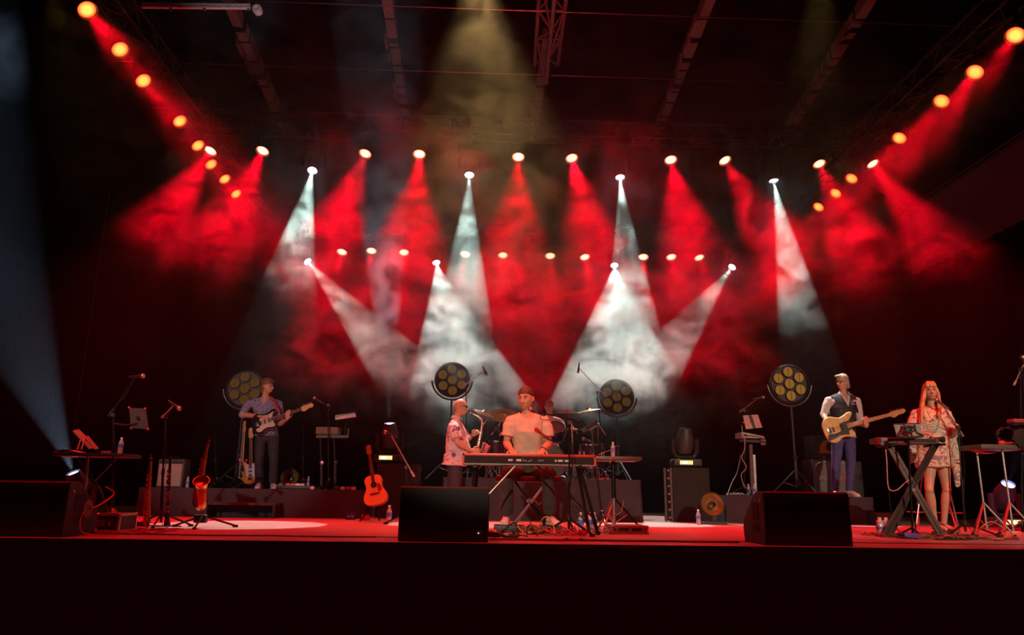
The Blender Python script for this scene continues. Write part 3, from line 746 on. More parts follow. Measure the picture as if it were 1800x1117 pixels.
# ------------------------------------------------------------------ stands
def legs(t, c, r, h, n=3, rad=.011, m=BLKM, a0=-PI / 2, foot=True):
    for k in range(n):
        a = a0 + k * 2 * PI / n; e = Vector((c[0] + math.cos(a) * r, c[1] + math.sin(a) * r, c[2] + .012))
        MB().tube([(c[0], c[1], c[2] + h), e], rad, 6).build('leg', m, t)
        if foot: MB().tube([e + V(-math.cos(a) * .04, -math.sin(a) * .04, 0), e + V(math.cos(a) * .01, math.sin(a) * .01, 0)], .015, 6).build('foot', RUB, t)
def mic(p, d, label, m=BLK, head=STEEL, L_=.16):
    d = Vector(d).normalized(); p = Vector(p); t = thing('microphone', label, 'microphone', p - d * L_)
    MB().lathe(p - d * .045, -d, [(.020, 0), (.0165, .03), (.011, L_ - .03), (.012, L_ - .02), (.009, L_ - .015)], 12).build('handle', m, t)
    MB().ell(p - d * .025, .026, seg=12, rings=8).build('grille', head, t)
    MB().lathe(p - d * .05, d, [(.022, 0), (.024, .008), (.022, .016)], 12).build('collar', mat('dark_aluminium'), t)
    return t
def boom_stand(label, base, z0, top, tail=None, tip=None, leg_r=.32, leg_h=.14, m=BLKM, boom=None, micd=None, miclabel=None, a0=-PI / 2, cable=True, group=None, mm=BLK):
    base = Vector(base); top = Vector(top); t = thing('microphone_stand', label, 'microphone stand', (base.x, base.y, z0), group)
    MB().tube([(base.x, base.y, z0 + .05), (base.x, base.y, z0) if False else base.lerp(top, .5)], .013, 8).build('lower_tube', m, t)
    MB().tube([base.lerp(top, .48), top], .009, 8).build('upper_tube', m, t)
    md = base.lerp(top, .49); MB().tube([md + V(0, 0, -.03), md + V(0, 0, .03)], .018, 8).build('clutch', RUB, t)
    MB().lathe((base.x, base.y, z0 + leg_h - .03), (0, 0, 1), [(.018, 0), (.03, .01), (.03, .05), (.016, .06)], 10).build('leg_collar', BLK, t)
    legs(t, (base.x, base.y, z0), leg_r, leg_h, m=m, a0=a0)
    if tip is not None:
        tip = Vector(tip); tail = Vector(tail)
        MB().tube([tail, tip], .008, 8).build('boom', boom or m, t)
        MB().tube([tail, tail.lerp(tip, .12 if (tip - tail).length > .5 else .2)], .015, 8).build('counterweight', boom or RUB, t)
        MB().lathe(top - V(0, .02, 0), (0, 1, 0), [(.02, 0), (.022, .01), (.022, .03), (.02, .04)], 10).build('boom_clutch', BLK, t)
        if micd is not None:
            mp_ = tip + Vector(micd).normalized() * .10
            MB().tube([tip, tip + Vector(micd).normalized() * .05], .015, 8).build('mic_clip', RUB, t)
            mic(mp_, micd, miclabel, mm)
            if cable:
                bk = tip - Vector(micd).normalized() * .05; dn = V(0, 0, -.09)
                MB().tube([bk, bk + dn * .6, tip.lerp(tail, .35) + dn * .55, tip.lerp(tail, .7) + V(0, -.01, -.02), top + V(.012, -.01, -.05), top.lerp(base, .4) + V(.03, -.01, 0), top.lerp(base, .8) + V(-.01, -.012, 0), (base.x + .05, base.y - .06, z0 + .01)], .0035, 5, sm=5).build('mic_cable', RUB, t)
    return t
def BW(px, py, Y): return P(px, py, Y)
def fl(px, Y, z=0): return Vector((Fz_at(px, Y, z), Y, z))
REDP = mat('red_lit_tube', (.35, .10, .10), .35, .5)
# left pair of stands
boom_stand('tall boom microphone stand at far left with a tablet bracket', fl(196, 8.0), 0, BW(199, 730, 8.0), BW(190, 733, 8.0), BW(240, 662, 8.0), micd=(1, -.2, .06), miclabel='microphone on the tall left boom, above the table', a0=-1.2, mm=BLK)
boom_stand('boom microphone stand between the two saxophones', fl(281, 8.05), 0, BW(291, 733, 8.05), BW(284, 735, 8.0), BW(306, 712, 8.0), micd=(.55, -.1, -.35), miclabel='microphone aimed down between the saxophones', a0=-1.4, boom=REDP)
t = thing('tablet', 'tablet in a clamp holder on the tall left stand', 'tablet', P(243, 757, 7.9))
q = [P(227, 717, 7.95), P(255, 719, 7.85), P(260, 755, 7.85), P(230, 753, 7.95)]
def slab(mb, q, th, n=None):
    q = [Vector(v) for v in q]; nn = (q[1] - q[0]).cross(q[3] - q[0]).normalized() * th
    mb.add(q + [v + nn for v in q], [(0, 1, 2, 3), (7, 6, 5, 4), (0, 4, 5, 1), (1, 5, 6, 2), (2, 6, 7, 3), (3, 7, 4, 0)]); return mb
slab(MB(), q, .012).build('case_back', mat('tablet_back', (.10, .08, .08), .4), t)
slab(MB(), [v + V(0, -.02, 0) for v in (q[0].lerp(q[2], .42), q[1].lerp(q[3], .42), q[2].lerp(q[0], .42), q[3].lerp(q[1], .42))], .03).build('clamp', RUB, t)
MB().tube([P(240, 745, 7.9), P(222, 748, 7.95), P(199, 745, 8.0)], .010, 8).build('holder_arm', RUB, t)
for k in range(4): MB().ell(q[k], .014, seg=8, rings=6).build('corner_grip', mat('red_and_red_lit'), t)
# thin stand on the left riser
boom_stand('thin straight stand on the left riser behind the tenor saxophone', fl(379, 12.0, .4), .4, BW(377, 757, 12.0), leg_r=.28)
boom_stand('thin dark microphone stand right of the guitarist', fl(532, 12.2, .4), .4, BW(533, 750, 12.2), leg_r=.25)
# stand by the acoustic guitar
s0 = boom_stand('boom microphone stand with long bare boom beside the lit moving head', fl(714, 9.2), 0, BW(714, 822, 9.2), BW(728, 838, 9.1), BW(687, 765, 9.3), micd=(-.55, -.1, .25), miclabel='microphone on the long boom by the lit moving head', boom=STEEL)
# drum overhead stands
boom_stand('overhead boom stand for the drums, left of the kit', fl(822, 12.7, .6), .6, BW(819, 682, 12.7), BW(809, 683, 12.7), BW(852, 652, 12.5), micd=(.3, -.1, -.6), miclabel='overhead microphone above the left cymbals', boom=STEEL, cable=False)
boom_stand('overhead boom stand for the drums, right of the kit', fl(1064, 12.9, .6), .6, BW(1050, 690, 12.9), BW(1066, 698, 12.9), BW(1017, 647, 12.7), micd=(-.1, -.1, -.8), miclabel='overhead microphone above the right cymbals', boom=STEEL, cable=False)
boom_stand('tall boom stand crossing in front of the right cymbals', fl(1058, 10.7), 0, BW(1040, 760, 10.7), BW(1062, 792, 10.7), BW(1022, 738, 10.7), leg_r=.3)
# keyboardist's stand
boom_stand("keyboard player's black boom stand standing right before him", fl(1000, 7.45), 0, BW(1001, 743, 7.45), BW(1022, 741, 7.45), BW(944, 725, 7.75), micd=(-.72, .25, .35), miclabel="microphone at the keyboard player's chin", leg_r=.30, leg_h=.16, a0=-.8)
# right side
boom_stand('boom microphone stand on the bass riser by the tablet', fl(1309, 11.5, .4), .4, BW(1308, 722, 11.5), BW(1300, 725, 11.5), BW(1333, 700, 11.4), micd=(.9, -.1, .15), miclabel='microphone before the amber blinder, on the bass riser', boom=REDP, leg_r=.25)
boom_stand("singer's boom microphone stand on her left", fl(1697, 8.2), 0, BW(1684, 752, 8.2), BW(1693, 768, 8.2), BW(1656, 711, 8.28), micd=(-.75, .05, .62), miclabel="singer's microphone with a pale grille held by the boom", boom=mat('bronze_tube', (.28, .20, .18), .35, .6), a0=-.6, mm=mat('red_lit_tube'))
boom_stand('tall stand cut by the right edge of the picture', fl(1797, 8.2), 0, BW(1794, 650, 8.2), BW(1782, 678, 8.2), BW(1800, 640, 8.2), micd=(-.1, -.1, .9), miclabel='microphone at the top right stand, cut by the frame edge', boom=mat('bronze_tube'), leg_r=.25)

# ------------------------------------------------------------------ bottles
CLEAR = mat('clear_plastic', (.72, .76, .80), .18, 0, .03, trans=.45)
LABELM = mat('blue_bottle_label', (.10, .16, .62), .5, 0, .3, 60)
CAPM = mat('bottle_cap', (.7, .72, .78), .5)
def bottle(p, h, label, group='water bottles', cap=CAPM):
    p = Vector(p); t = thing('water_bottle', label, 'bottle', p, group); r = h * .155
    MB().lathe(p, (0, 0, 1), [(r * .7, 0), (r, h * .03), (r * .95, h * .12), (r, h * .2), (r * .93, h * .28), (r, h * .36), (r, h * .60), (r * .95, h * .68), (r * .42, h * .86), (r * .40, h * .93)], 16).build('body', CLEAR, t)
    MB().lathe(p, (0, 0, 1), [(r * 1.0, h * .38), (r * 1.03, h * .39), (r * 1.03, h * .60), (r * 1.0, h * .61)], 16, cap=False).build('wrapper', LABELM, t)
    MB().lathe(p, (0, 0, 1), [(r * .47, h * .90), (r * .48, h * .99), (r * .40, h)], 12).build('cap', cap, t)
    return t
bottle(fl(193, 7.75), .19, 'small bottle with a red-lit cap behind the silver rack case')
bottle(fl(683, 9.6), .22, 'small water bottle on the floor right of the acoustic guitar')
bottle(fl(1021, 8.15), .20, 'leftmost of the three floor bottles by the keyboard stand')
bottle(fl(1036, 8.25), .20, 'middle of the three floor bottles, behind the dark stand leg')
bottle(fl(1045, 8.2), .20, 'rightmost of the three floor bottles by the keyboard stand')
bottle(fl(1316, 11.42, .4), .17, 'left one of two bottles on the bass riser')
bottle(fl(1326, 11.42, .4), .17, 'right one of two bottles on the bass riser')
bottle(fl(328, 11.5, .4), .16, 'bottle on the left riser beside the guitar amplifier')
bottle(fl(541, 11.6, .45), .14, 'bottle behind the red pedals on the left riser')
bottle(fl(1228, 10.5), .20, 'bottle in the shade between the right case and the gold lamp')
for px, lab in ((1548, 'left one of two big water bottles by the singer keyboard'), (1559, 'right one of two big water bottles by the singer keyboard')):
    p = fl(px, 7.95); t = thing('large_bottle', lab, 'bottle', p, 'big water bottles'); w = .068; h = .19
    MB().loft([(p + V(0, 0, .0), (w * .5, 0, 0), (0, w * .6, 0)), (p + V(0, 0, h * .55), (w * .52, 0, 0), (0, w * .6, 0)), (p + V(0, 0, h * .62), (w * .46, 0, 0), (0, w * .5, 0)), (p + V(0, 0, h * .8), (w * .5, 0, 0), (0, w * .55, 0)), (p + V(0, 0, h * .9), (w * .25, 0, 0), (0, w * .25, 0))], 16, 3).build('body', CLEAR, t)
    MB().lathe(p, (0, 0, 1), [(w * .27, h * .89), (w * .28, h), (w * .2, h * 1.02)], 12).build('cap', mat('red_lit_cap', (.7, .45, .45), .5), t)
    MB().loft([(p + V(0, 0, h * .36), (w * .54, 0, 0), (0, w * .62, 0)), (p + V(0, 0, h * .54), (w * .54, 0, 0), (0, w * .62, 0))], 16, 3).build('wrapper', LABELM, t)

# ------------------------------------------------------------------ table with a tablet stand, far left
Yt = 8.0; a, b = P(97, 795, Yt), P(222, 799, Yt); zt = (a.z + b.z) / 2 + .0
t = thing('side_table', 'narrow dark table at far left holding papers and a bottle', 'table', ((a.x + b.x) / 2, Yt, 0))
MB().box(((a.x + b.x) / 2, Yt + .15, zt - .018), (b.x - a.x, .42, .035), bev=.006).build('table_top', BLK, t)
for x0, x1 in ((-.20, .24), (.20, -.24)):
    MB().tube([((a.x + b.x) / 2 + x0, Yt + .15, zt - .04), ((a.x + b.x) / 2 + x1 * .3, Yt + .15, zt * .5), ((a.x + b.x) / 2 + x1, Yt + .15, .02)], .014, 8).build('leg', mat('dark_aluminium'), t)
MB().tube([(P(155, 800, Yt).x, Yt + .0, zt - .03), (P(155, 850, Yt).x, Yt + .0, .02)], .014, 8).build('leg', STEEL, t)
t = thing('open_book', 'open sheaf of red-lit papers lying on the left table', 'papers', (P(118, 790, Yt).x, Yt, zt))
MB().grid(lambda u, v: Vector((P(97, 790, Yt).x + u * .24, Yt - .02 + v * .2, zt + .008 + .03 * math.sin(u * PI) * (1 - u * .4))), 10, 4).build('page_block', PAPER, t)
MB().grid(lambda u, v: Vector((P(97, 790, Yt).x - .005 + u * .25, Yt - .025 + v * .21, zt + .004 + .02 * math.sin(u * PI) * (1 - u * .4))), 10, 4).build('cover', mat('card_cover', (.35, .2, .15), .7), t)
t = thing('laptop_stand', 'folded tablet stand leaning on the left table, seen from behind', 'stand', P(145, 792, Yt + .05))
q = [P(129, 757, 8.02), P(139, 755, 8.12), P(172, 788, 8.12), P(158, 789, 8.02)]
slab(MB(), q, .014).build('back_plate', mat('brown_case', (.28, .16, .12), .6), t)
q2 = [P(151, 768, 8.06), P(155, 766, 8.14), P(174, 789, 8.16), P(168, 790, 8.06)]
slab(MB(), q2, .01).build('front_plate', mat('brown_case'), t)
for xx in (142, 149): MB().bar(P(xx, 772, 8.04), P(xx - 6, 791, 7.95), .012, .008).build('prop', mat('brown_case'), t)
bottle((P(206, 795, Yt).x, Yt + .06, zt), .17, 'water bottle standing on the right end of the left table')
t = MB(); t.box((P(186, 795, Yt).x, Yt + .02, zt + .012), (.10, .05, .024), bev=.005); t.build('glasses_case', mat('purple_case', (.25, .06, .2), .5), None, 'small purple case on the left table beside the bottle', 'case')

# ------------------------------------------------------------------ amplifiers
def grille_mat(): return mat('amp_grille', (.42, .34, .30), .9, 0, .08, 120, .3, 300)
p0, p1 = P(272, 860, 11.6), P(323, 818, 11.6)
t = thing('guitar_amplifier', 'guitar amplifier with pale grille cloth on the left riser', 'amplifier', ((p0.x + p1.x) / 2, 11.75, .4))
w, h, cx = p1.x - p0.x, .42, (p0.x + p1.x) / 2
MB().box((cx, 11.75, .4 + h / 2), (w, .26, h), bev=.015).build('cabinet', mat('grey_tolex', (.09, .075, .075), .7), t)
MB().box((cx, 11.615, .4 + h * .44), (w * .88, .02, h * .78)).build('grille_cloth', grille_mat(), t)
MB().box((cx, 11.615, .4 + h * .90), (w * .88, .02, h * .10)).build('control_panel', BLK, t)
for i in range(6): MB().lathe((cx - w * .35 + i * w * .14, 11.605, .4 + h * .9), (0, -1, 0), [(.010, 0), (.009, .014)], 10).build('knob', CHR, t)
MB().tube([(cx - .08, 11.75, .4 + h), (cx - .06, 11.75, .4 + h + .03), (cx + .06, 11.75, .4 + h + .03), (cx + .08, 11.75, .4 + h)], .008, 6).build('handle', RUB, t)
p0, p1 = P(1431, 868, 12.2), P(1486, 809, 12.2); cx, w = (p0.x + p1.x) / 2, p1.x - p0.x; h = p1.z - .4
t = thing('bass_cabinet', 'pale-fronted bass speaker cabinet behind the bass player', 'speaker cabinet', (cx, 12.4, .4))
MB().box((cx, 12.4, .4 + h / 2), (w, .38, h), bev=.012).build('cabinet', BLK, t)
MB().box((cx, 12.2, .4 + h / 2), (w * .94, .02, h * .95)).build('front_grille', mat('silver_grille', (.24, .18, .17), .5, .3, .1, 200, .3, 400), t)
for ix in (-.23, .25):
    for iz in (.27, .75):
        MB().lathe((cx + ix * w, 12.192, .4 + h * iz), (0, -1, 0), [(w * .19, 0), (w * .18, .012), (w * .12, .004), (w * .05, .010), (0, .012)], 20, cap=False).build('speaker_cone', mat('cone_grey', (.16, .12, .12), .6), t)
MB().box((cx + w * .39, 12.187, .4 + h * .5), (.03, .006, h * .28)).build('badge', mat('red_badge', (.5, .03, .03), .5), t)
a_, b_ = P(1489, 866, 12.3), P(1515, 812, 12.3)
t = thing('equipment_case', 'dark upright case right of the pale bass cabinet', 'equipment case', ((a_.x + b_.x) / 2, 12.5, 0))
MB().box(((a_.x + b_.x) / 2, 12.5, b_.z / 2), (b_.x - a_.x, .36, b_.z), bev=.01).build('body', mat('dark_case', (.03, .025, .035), .6), t); MB().box(((a_.x + b_.x) / 2, 12.31, .4 + (b_.z - .4) * .6), (.09, .02, .03)).build('handle', RUB, t)  # case body in one dark tone
zc = .4 + h + .005
p0, p1 = P(1432, 806, 12.2), P(1474, 766, 12.2); cx2, w2 = (p0.x + p1.x) / 2, p1.x - p0.x; h2_ = p1.z - zc
t = thing('bass_amplifier', 'bass amplifier head with amber grille on the bass cabinet', 'amplifier', (cx2, 12.4, zc))
MB().box((cx2, 12.4, zc + h2_ / 2), (w2, .36, h2_), bev=.012).build('case', BLK, t)
pts = [(-.34, -.25), (.36, -.25), (.36, .3), (.1, .34), (-.16, .26), (-.32, .06)]
MB().prism([(x * w2, z * h2_) for x, z in pts], (cx2 + .03, 12.215, zc + h2_ / 2), (1, 0, 0), (0, 0, 1), .012).build('amber_grille', mat_ramp('amber_mesh', 'voronoi', [(.0, (.95, .5, .1)), (.5, (.35, .13, .03))], 70, .6), t)  # mesh in two amber tones, not emissive
MB().lathe((cx2 + .06, 12.20, zc + h2_ * .52), (0, -1, 0), [(.07, 0), (.068, .008), (.0, .01)], 20).build('badge', RUB, t)

# ------------------------------------------------------------------ string instruments
def outline(pts, n=5): return [(v.x, v.y) for v in smooth_path([(x, y, 0) for x, y in pts], n, True)]
STRAT = [(0, 0), (.01, .08), (.055, .145), (.12, .162), (.18, .14), (.235, .122), (.30, .135), (.36, .158), (.40, .15), (.405, .125), (.372, .092), (.34, .062), (.335, .03), (.335, -.03), (.34, -.055), (.355, -.085), (.36, -.115), (.335, -.135), (.285, -.13), (.235, -.115), (.18, -.125), (.12, -.155), (.055, -.145), (.012, -.09)]
DREAD = [(0, 0), (.008, .10), (.05, .175), (.12, .198), (.20, .178), (.27, .142), (.33, .132), (.40, .146), (.46, .135), (.495, .09), (.505, .03), (.505, -.03), (.495, -.09), (.46, -.135), (.40, -.146), (.33, -.132), (.27, -.142), (.20, -.178), (.12, -.198), (.05, -.175), (.008, -.10)]
MAPLE = mat('maple', (.72, .42, .18), .4, 0, .12, 12)
ROSEW = mat('rosewood', (.10, .05, .035), .5, 0, .3, 40)
def guitar(name, label, cat, Pb, Ph, nrm, body, guard, kind='strat', board=ROSEW, neckm=MAPLE, group=None):
    "Pb = butt end, Ph = head tip (world)"
    Pb, Ph = Vector(Pb), Vector(Ph); x = (Ph - Pb).normalized(); z = Vector(nrm); z = (z - x * z.dot(x)).normalized(); y = z.cross(x)
    L_ = (Ph - Pb).length; std = {'strat': .98, 'bass': 1.17, 'acoustic': 1.03}[kind]; s = L_ / std
    t = thing(name, label, cat, Pb, group)
    t.matrix_world = Matrix(((x.x, y.x, z.x, Pb.x), (x.y, y.y, z.y, Pb.y), (x.z, y.z, z.z, Pb.z), (0, 0, 0, 1))) @ Matrix.Diagonal((s, s, s, 1))
    def B(mb, nm, m, par=t, **k): return mb.build(nm, m, par, local=True, **k)
    O, X, Y_ = (0, 0, 0), (1, 0, 0), (0, 1, 0)
    if kind == 'acoustic':
        B(MB().prism(outline(DREAD), (0, 0, -.05), X, Y_, .10, .003), 'body', body, angle=30)
        B(MB().prism([(a * .985 + .004, b * .98) for a, b in outline(DREAD)], (0, 0, .0005), X, Y_, .003), 'soundboard', mat('spruce_top', (.80, .40, .15), .35, 0, .06, 6, coat=.5))
        B(MB().lathe((.335, 0, .0015), (0, 0, 1), [(.051, 0), (.051, .001), (0, .001)], 24), 'soundhole', RUB)
        B(MB().tube([(.335 + math.cos(k) * .057, math.sin(k) * .057, .003) for k in [2 * PI * i / 28 for i in range(28)]], .003, 4, closed=True), 'rosette', mat('cream', (.7, .6, .45), .5))
        B(MB().prism(outline([(.30, -.045), (.335, -.062), (.36, -.055), (.33, -.10), (.26, -.125), (.21, -.10), (.22, -.06), (.27, -.05)], 3), (0, 0, .003), X, Y_, .002), 'pickguard', mat('tortoise', (.30, .03, .03), .25))
        B(MB().box((.185, 0, .007), (.028, .16, .010), bev=.003), 'bridge', ROSEW)
        n0, n1, hd = .50, .86, 1.03; nw0, nw1 = .058, .044; bz = 0
        HEAD = [(n1 - .01, -.022), (n1 + .01, -.028), (n1 + .02, -.036), (hd - .01, -.033), (hd, -.02), (hd, .02), (hd - .01, .033), (n1 + .02, .036), (n1 + .01, .028), (n1 - .01, .022)]
        pegs = [(n1 + .045 + .045 * i, sgn * .042) for i in range(3) for sgn in (-1, 1)]; nstr, sad = 6, .185; b0 = .385
    else:
        bs = kind == 'bass'; k = 1.12 if bs else 1.0
        B(MB().prism([(a * k, b * k) for a, b in outline(STRAT)], (0, 0, -.0225), X, Y_, .045, .009), 'body', body, angle=30)
        if bs: pg = [(.02, -.09), (.03, -.13), (.10, -.125), (.17, -.10), (.25, -.105), (.30, -.115), (.31, -.07), (.36, -.045), (.365, .05), (.33, .065), (.25, .06), (.215, .04), (.21, -.04), (.12, -.055), (.05, -.045)]
        else: pg = [(.07, -.115), (.06, -.07), (.11, -.06), (.14, -.01), (.135, .06), (.17, .075), (.24, .085), (.33, .10), (.375, .115), (.34, .06), (.34, -.05), (.35, -.10), (.33, -.118), (.28, -.112), (.23, -.10), (.17, -.11), (.11, -.135)]
        pg = [(a * (1.06 if bs else 1), b) for a, b in pg]
        B(MB().prism(outline(pg, 3), (0, 0, .0015), X, Y_, .003), 'pickguard', guard)
        B(MB().box((.085 if not bs else .07, 0, .006), (.045, .075, .012), bev=.002), 'bridge', CHR)
        for xx in ((.15, .21, .28) if not bs else (.13, .25)): B(MB().box((xx, 0, .006), (.018, .068, .008), bev=.003), 'pickup', RUB if (bs or guard is not WHT) else WHT)
        for i, (xx, yy) in enumerate([(.17, -.085), (.135, -.10), (.10, -.11)] if not bs else [(.17, -.10), (.13, -.11), (.09, -.115), (.06, -.115)]):
            B(MB().lathe((xx, yy, .003), (0, 0, 1), [(.012, 0), (.010, .012)], 12), 'knob', WHT if not bs else CHR)
        n0 = .30 if not bs else .36; n1 = .79 if not bs else .95; hd = std; nw0, nw1 = .056 if not bs else .062, .043; bz = .004
        HEAD = [(n1 - .01, -.022), (n1 + .015, -.045), (n1 + .05, -.052), (n1 + .09, -.035), (n1 + .12, -.026), (n1 + .15, -.03), (n1 + .175, -.03), (hd, -.005), (hd - .01, .025), (hd - .03, .034), (n1 + .05, .035), (n1 + .01, .03), (n1 - .01, .022)]
        pegs = [(n1 + .03 + (.026 if not bs else .042) * i, .045) for i in range(6 if not bs else 4)]; nstr, sad = (6 if not bs else 4), .085 if not bs else .07; b0 = n0
    B(MB().add([(n0 - .03, -nw0 / 2, -.02), (n0 - .03, nw0 / 2, -.02), (n1, nw1 / 2, -.014), (n1, -nw1 / 2, -.014), (n0 - .03, -nw0 / 2, bz + .001), (n0 - .03, nw0 / 2, bz + .001), (n1, nw1 / 2, bz + .001), (n1, -nw1 / 2, bz + .001)],
               [(0, 1, 2, 3), (7, 6, 5, 4), (0, 4, 5, 1), (1, 5, 6, 2), (2, 6, 7, 3), (3, 7, 4, 0)]), 'neck', neckm)
    B(MB().add([(b0, -nw0 / 2, bz), (b0, nw0 / 2, bz), (n1, nw1 / 2, bz), (n1, -nw1 / 2, bz), (b0, -nw0 / 2, bz + .006), (b0, nw0 / 2, bz + .006), (n1, nw1 / 2, bz + .006), (n1, -nw1 / 2, bz + .006)],
               [(0, 1, 2, 3), (7, 6, 5, 4), (0, 4, 5, 1), (1, 5, 6, 2), (2, 6, 7, 3), (3, 7, 4, 0)]), 'fretboard', board)
    fr = MB()
    for i in range(20):
        fx = n1 - (n1 - sad) * (1 - 2 ** (-(i + 1) / 12))
        if fx > b0: fr.box((fx, 0, bz + .007), (.0018, nw1 + (nw0 - nw1) * (n1 - fx) / (n1 - b0), .002))
    B(fr, 'frets', STEEL)
    B(MB().prism(HEAD, (0, 0, bz - .006), X, Y_, .014), 'headstock', neckm)
    for xx, yy in pegs:
        B(MB().tube([(xx, yy * .6, bz - .005), (xx, yy, bz - .005)], .004, 6).ell((xx, yy + math.copysign(.008, yy), bz - .005), (.009, .007, .005), seg=8, rings=5), 'tuning_peg', CHR)
    sg = MB()
    for i in range(nstr):
        f = (i / (nstr - 1) - .5); sg.tube([(sad, f * .052, bz + .012), (n1, f * .036, bz + .0085)], .0008 if kind != 'bass' else .0013, 4)
    B(sg, 'strings', STEEL)
    return t
def guitar_stand(label, base, zb, up, back=V(0, .12, 0)):
    base = Vector(base); t = thing('guitar_stand', label, 'guitar stand', base)
    top = base + V(0, .16, up)
    MB().tube([base + V(0, .14, .06), top], .011, 8).build('pole', BLKM, t)
    for a in (-2.5, -.64, PI / 2): MB().tube([base + V(0, .14, .28), base + V(math.cos(a) * .26, .1 + math.sin(a) * .2, .01)], .010, 6).build('leg', BLKM, t)
    MB().tube([base + V(-.09, .0, zb + .01), base + V(-.07, .06, zb - .02), base + V(0, .14, zb), base + V(.07, .06, zb - .02), base + V(.09, .0, zb + .01)], .009, 6).build('cradle', RUB, t)
    MB().tube([top + V(-.04, -.05, 0), top, top + V(.04, -.05, 0)], .009, 6).build('neck_yoke', RUB, t)
    return t
SUNB = mat_ramp('sunburst', 'noise', [(.3, (.75, .30, .05)), (.6, (.45, .10, .03)), (.8, (.10, .02, .01))], 3.2, .25)
Y = 12.15
guitar('electric_guitar', 'sunburst electric guitar with white pickguard on a stand by the guitarist', 'guitar', P(440, 851, Y), P(441, 752, Y + .12), (-.25, -1, .12), SUNB, mat('violet_white', (.62, .55, .68), .4), board=mat('red_fretboard', (.22, .06, .05), .5))
guitar_stand('stand holding the sunburst guitar', (P(440, 860, Y).x, Y, .40), .06, .62)
guitar('electric_guitar', 'black electric guitar in shade behind the sunburst one', 'guitar', P(421, 852, Y + .3), P(430, 740, Y + .42), (-.75, -.7, .1), mat('gloss_black', (.01, .01, .01), .15, coat=1), mat('dark_guard', (.05, .04, .04), .4))
guitar_stand('stand holding the black guitar', (P(421, 860, Y + .3).x, Y + .3, .40), .06, .62)
guitar('acoustic_guitar', 'orange-brown acoustic guitar on a floor stand left of the lit case', 'guitar', P(662, 888, 9.9), P(647, 783, 10.08), (-.06, -1, .16), mat('mahogany', (.30, .11, .05), .35), None, 'acoustic', neckm=mat('mahogany', (.30, .11, .05), .35))
guitar_stand('black stand holding the acoustic guitar', (P(662, 900, 9.95).x, 9.95, 0), .17, .72)

# ------------------------------------------------------------------ wind instruments
def wind_keys(t, pts, rad, m, n, rod=True, side=V(0, -1, 0), ks=.014):
    path = smooth_path(pts, 8); L_ = len(path)
    for i in range(n):
        k = int((.12 + .78 * i / (n - 1)) * (L_ - 1)); p = path[k]; d = (path[min(k + 1, L_ - 1)] - path[max(k - 1, 0)]).normalized()
        r = rad(k / (L_ - 1)); s = (side + d.cross(V(0, 1, 0)) * (.5 if i % 2 else -.5)).normalized()
        MB().lathe(p + s * (r + .003), s, [(ks, 0), (ks * 1.1, .005), (ks * .5, .009)], 10).build('key_cup', m, t)
        if i % 3 == 0: MB().tube([p + s * (r + .008), p + s * (r + .016) + d * .05], .003, 5).build('key_lever', m, t)
    if rod:
        rd = MB(); rd.tube([p + V(.016, -.004, 0) + side * rad(i / L_) for i, p in enumerate(path[int(L_ * .12):int(L_ * .92)])][::6], .0028, 5); rd.build('rod', m, t)
def sax(name, label, pts, radii, bell_pts, bell_r, m, mp, keys=12, cat='saxophone'):
    t = thing(name, label, cat, pts[-1])
    MB().tube(pts, radii, 14, sm=6).build('body_tube', m, t)
    if bell_pts: MB().tube(bell_pts, bell_r, 20, cap=False, sm=6).build('bell', m, t); c = Vector(bell_pts[-1]); d = (c - Vector(bell_pts[-2])).normalized()
    if bell_pts:
        s, u, d = frame(d); r = bell_r[-1]
        MB().tube([c + s * math.cos(k) * r + u * math.sin(k) * r for k in [2 * PI * i / 24 for i in range(24)]], .005, 6, closed=True).build('bell_rim', m, t)
    a, b = Vector(mp[0]), Vector(mp[1])
    MB().tube([a, a.lerp(b, .5), b], [.013, .012, .006], 10).build('mouthpiece', RUB, t)
    MB().tube([a.lerp(b, .3), a.lerp(b, .55)], .015, 10).build('ligature', m, t)
    rr = lambda f: radii[min(int(f * (len(radii) - 1)), len(radii) - 1)]
    wind_keys(t, pts[2:], lambda f: radii[2] + (radii[-1] - radii[2]) * f, m, keys)
    return t
def Q(l, Y): return [P(x, y, Y) for x, y in l]
# soprano saxophone and clarinet standing on pegs
Yw = 8.1
f0 = fl(258, Yw)
sax('soprano_saxophone', 'slender brass soprano saxophone standing upright, leftmost instrument', [P(265, 808, Yw), P(265, 818, Yw), P(263.5, 830, Yw), P(261.5, 860, Yw), P(259.5, 890, Yw), P(258, 921, Yw)], [.010, .013, .018, .023, .028, .040], None, None, BRASS, (P(265, 812, Yw), P(266, 799, Yw)), 22)
sax('clarinet', 'black clarinet with silver keys upright beside the microphone stand', [P(299, 810, Yw), P(298.6, 822, Yw), P(298, 840, Yw), P(296.5, 870, Yw), P(295, 900, Yw), P(294, 912, Yw), P(293.5, 924, Yw)], [.013, .014, .0145, .0145, .015, .022, .036], None, None, mat('ebony', (.015, .012, .012), .35), (P(299, 812, Yw), P(299.6, 802, Yw)), 4, cat='clarinet')
cl = [o for o in COL.objects if o.name == 'clarinet'][0]
wind_keys(cl, [P(298.5, 825, Yw), P(296.5, 870, Yw), P(295, 905, Yw)], lambda f: .015, CHR, 18)
for px in (258, 293.5):
    p = fl(px, Yw); t = thing('instrument_peg', 'low folding peg base under the ' + ('soprano saxophone' if px == 258 else 'clarinet'), 'instrument stand', p)
    MB().lathe(p + V(0, 0, .01), (0, 0, 1), [(.03, 0), (.012, .02), (.008, .10)], 10).build('peg', BLK, t)
    for k in range(4): MB().bar(p + V(0, 0, .012), p + V(math.cos(.4 + k * PI / 2) * .13, math.sin(.4 + k * PI / 2) * .13, .008), .02, .012).build('leg', BLK, t)
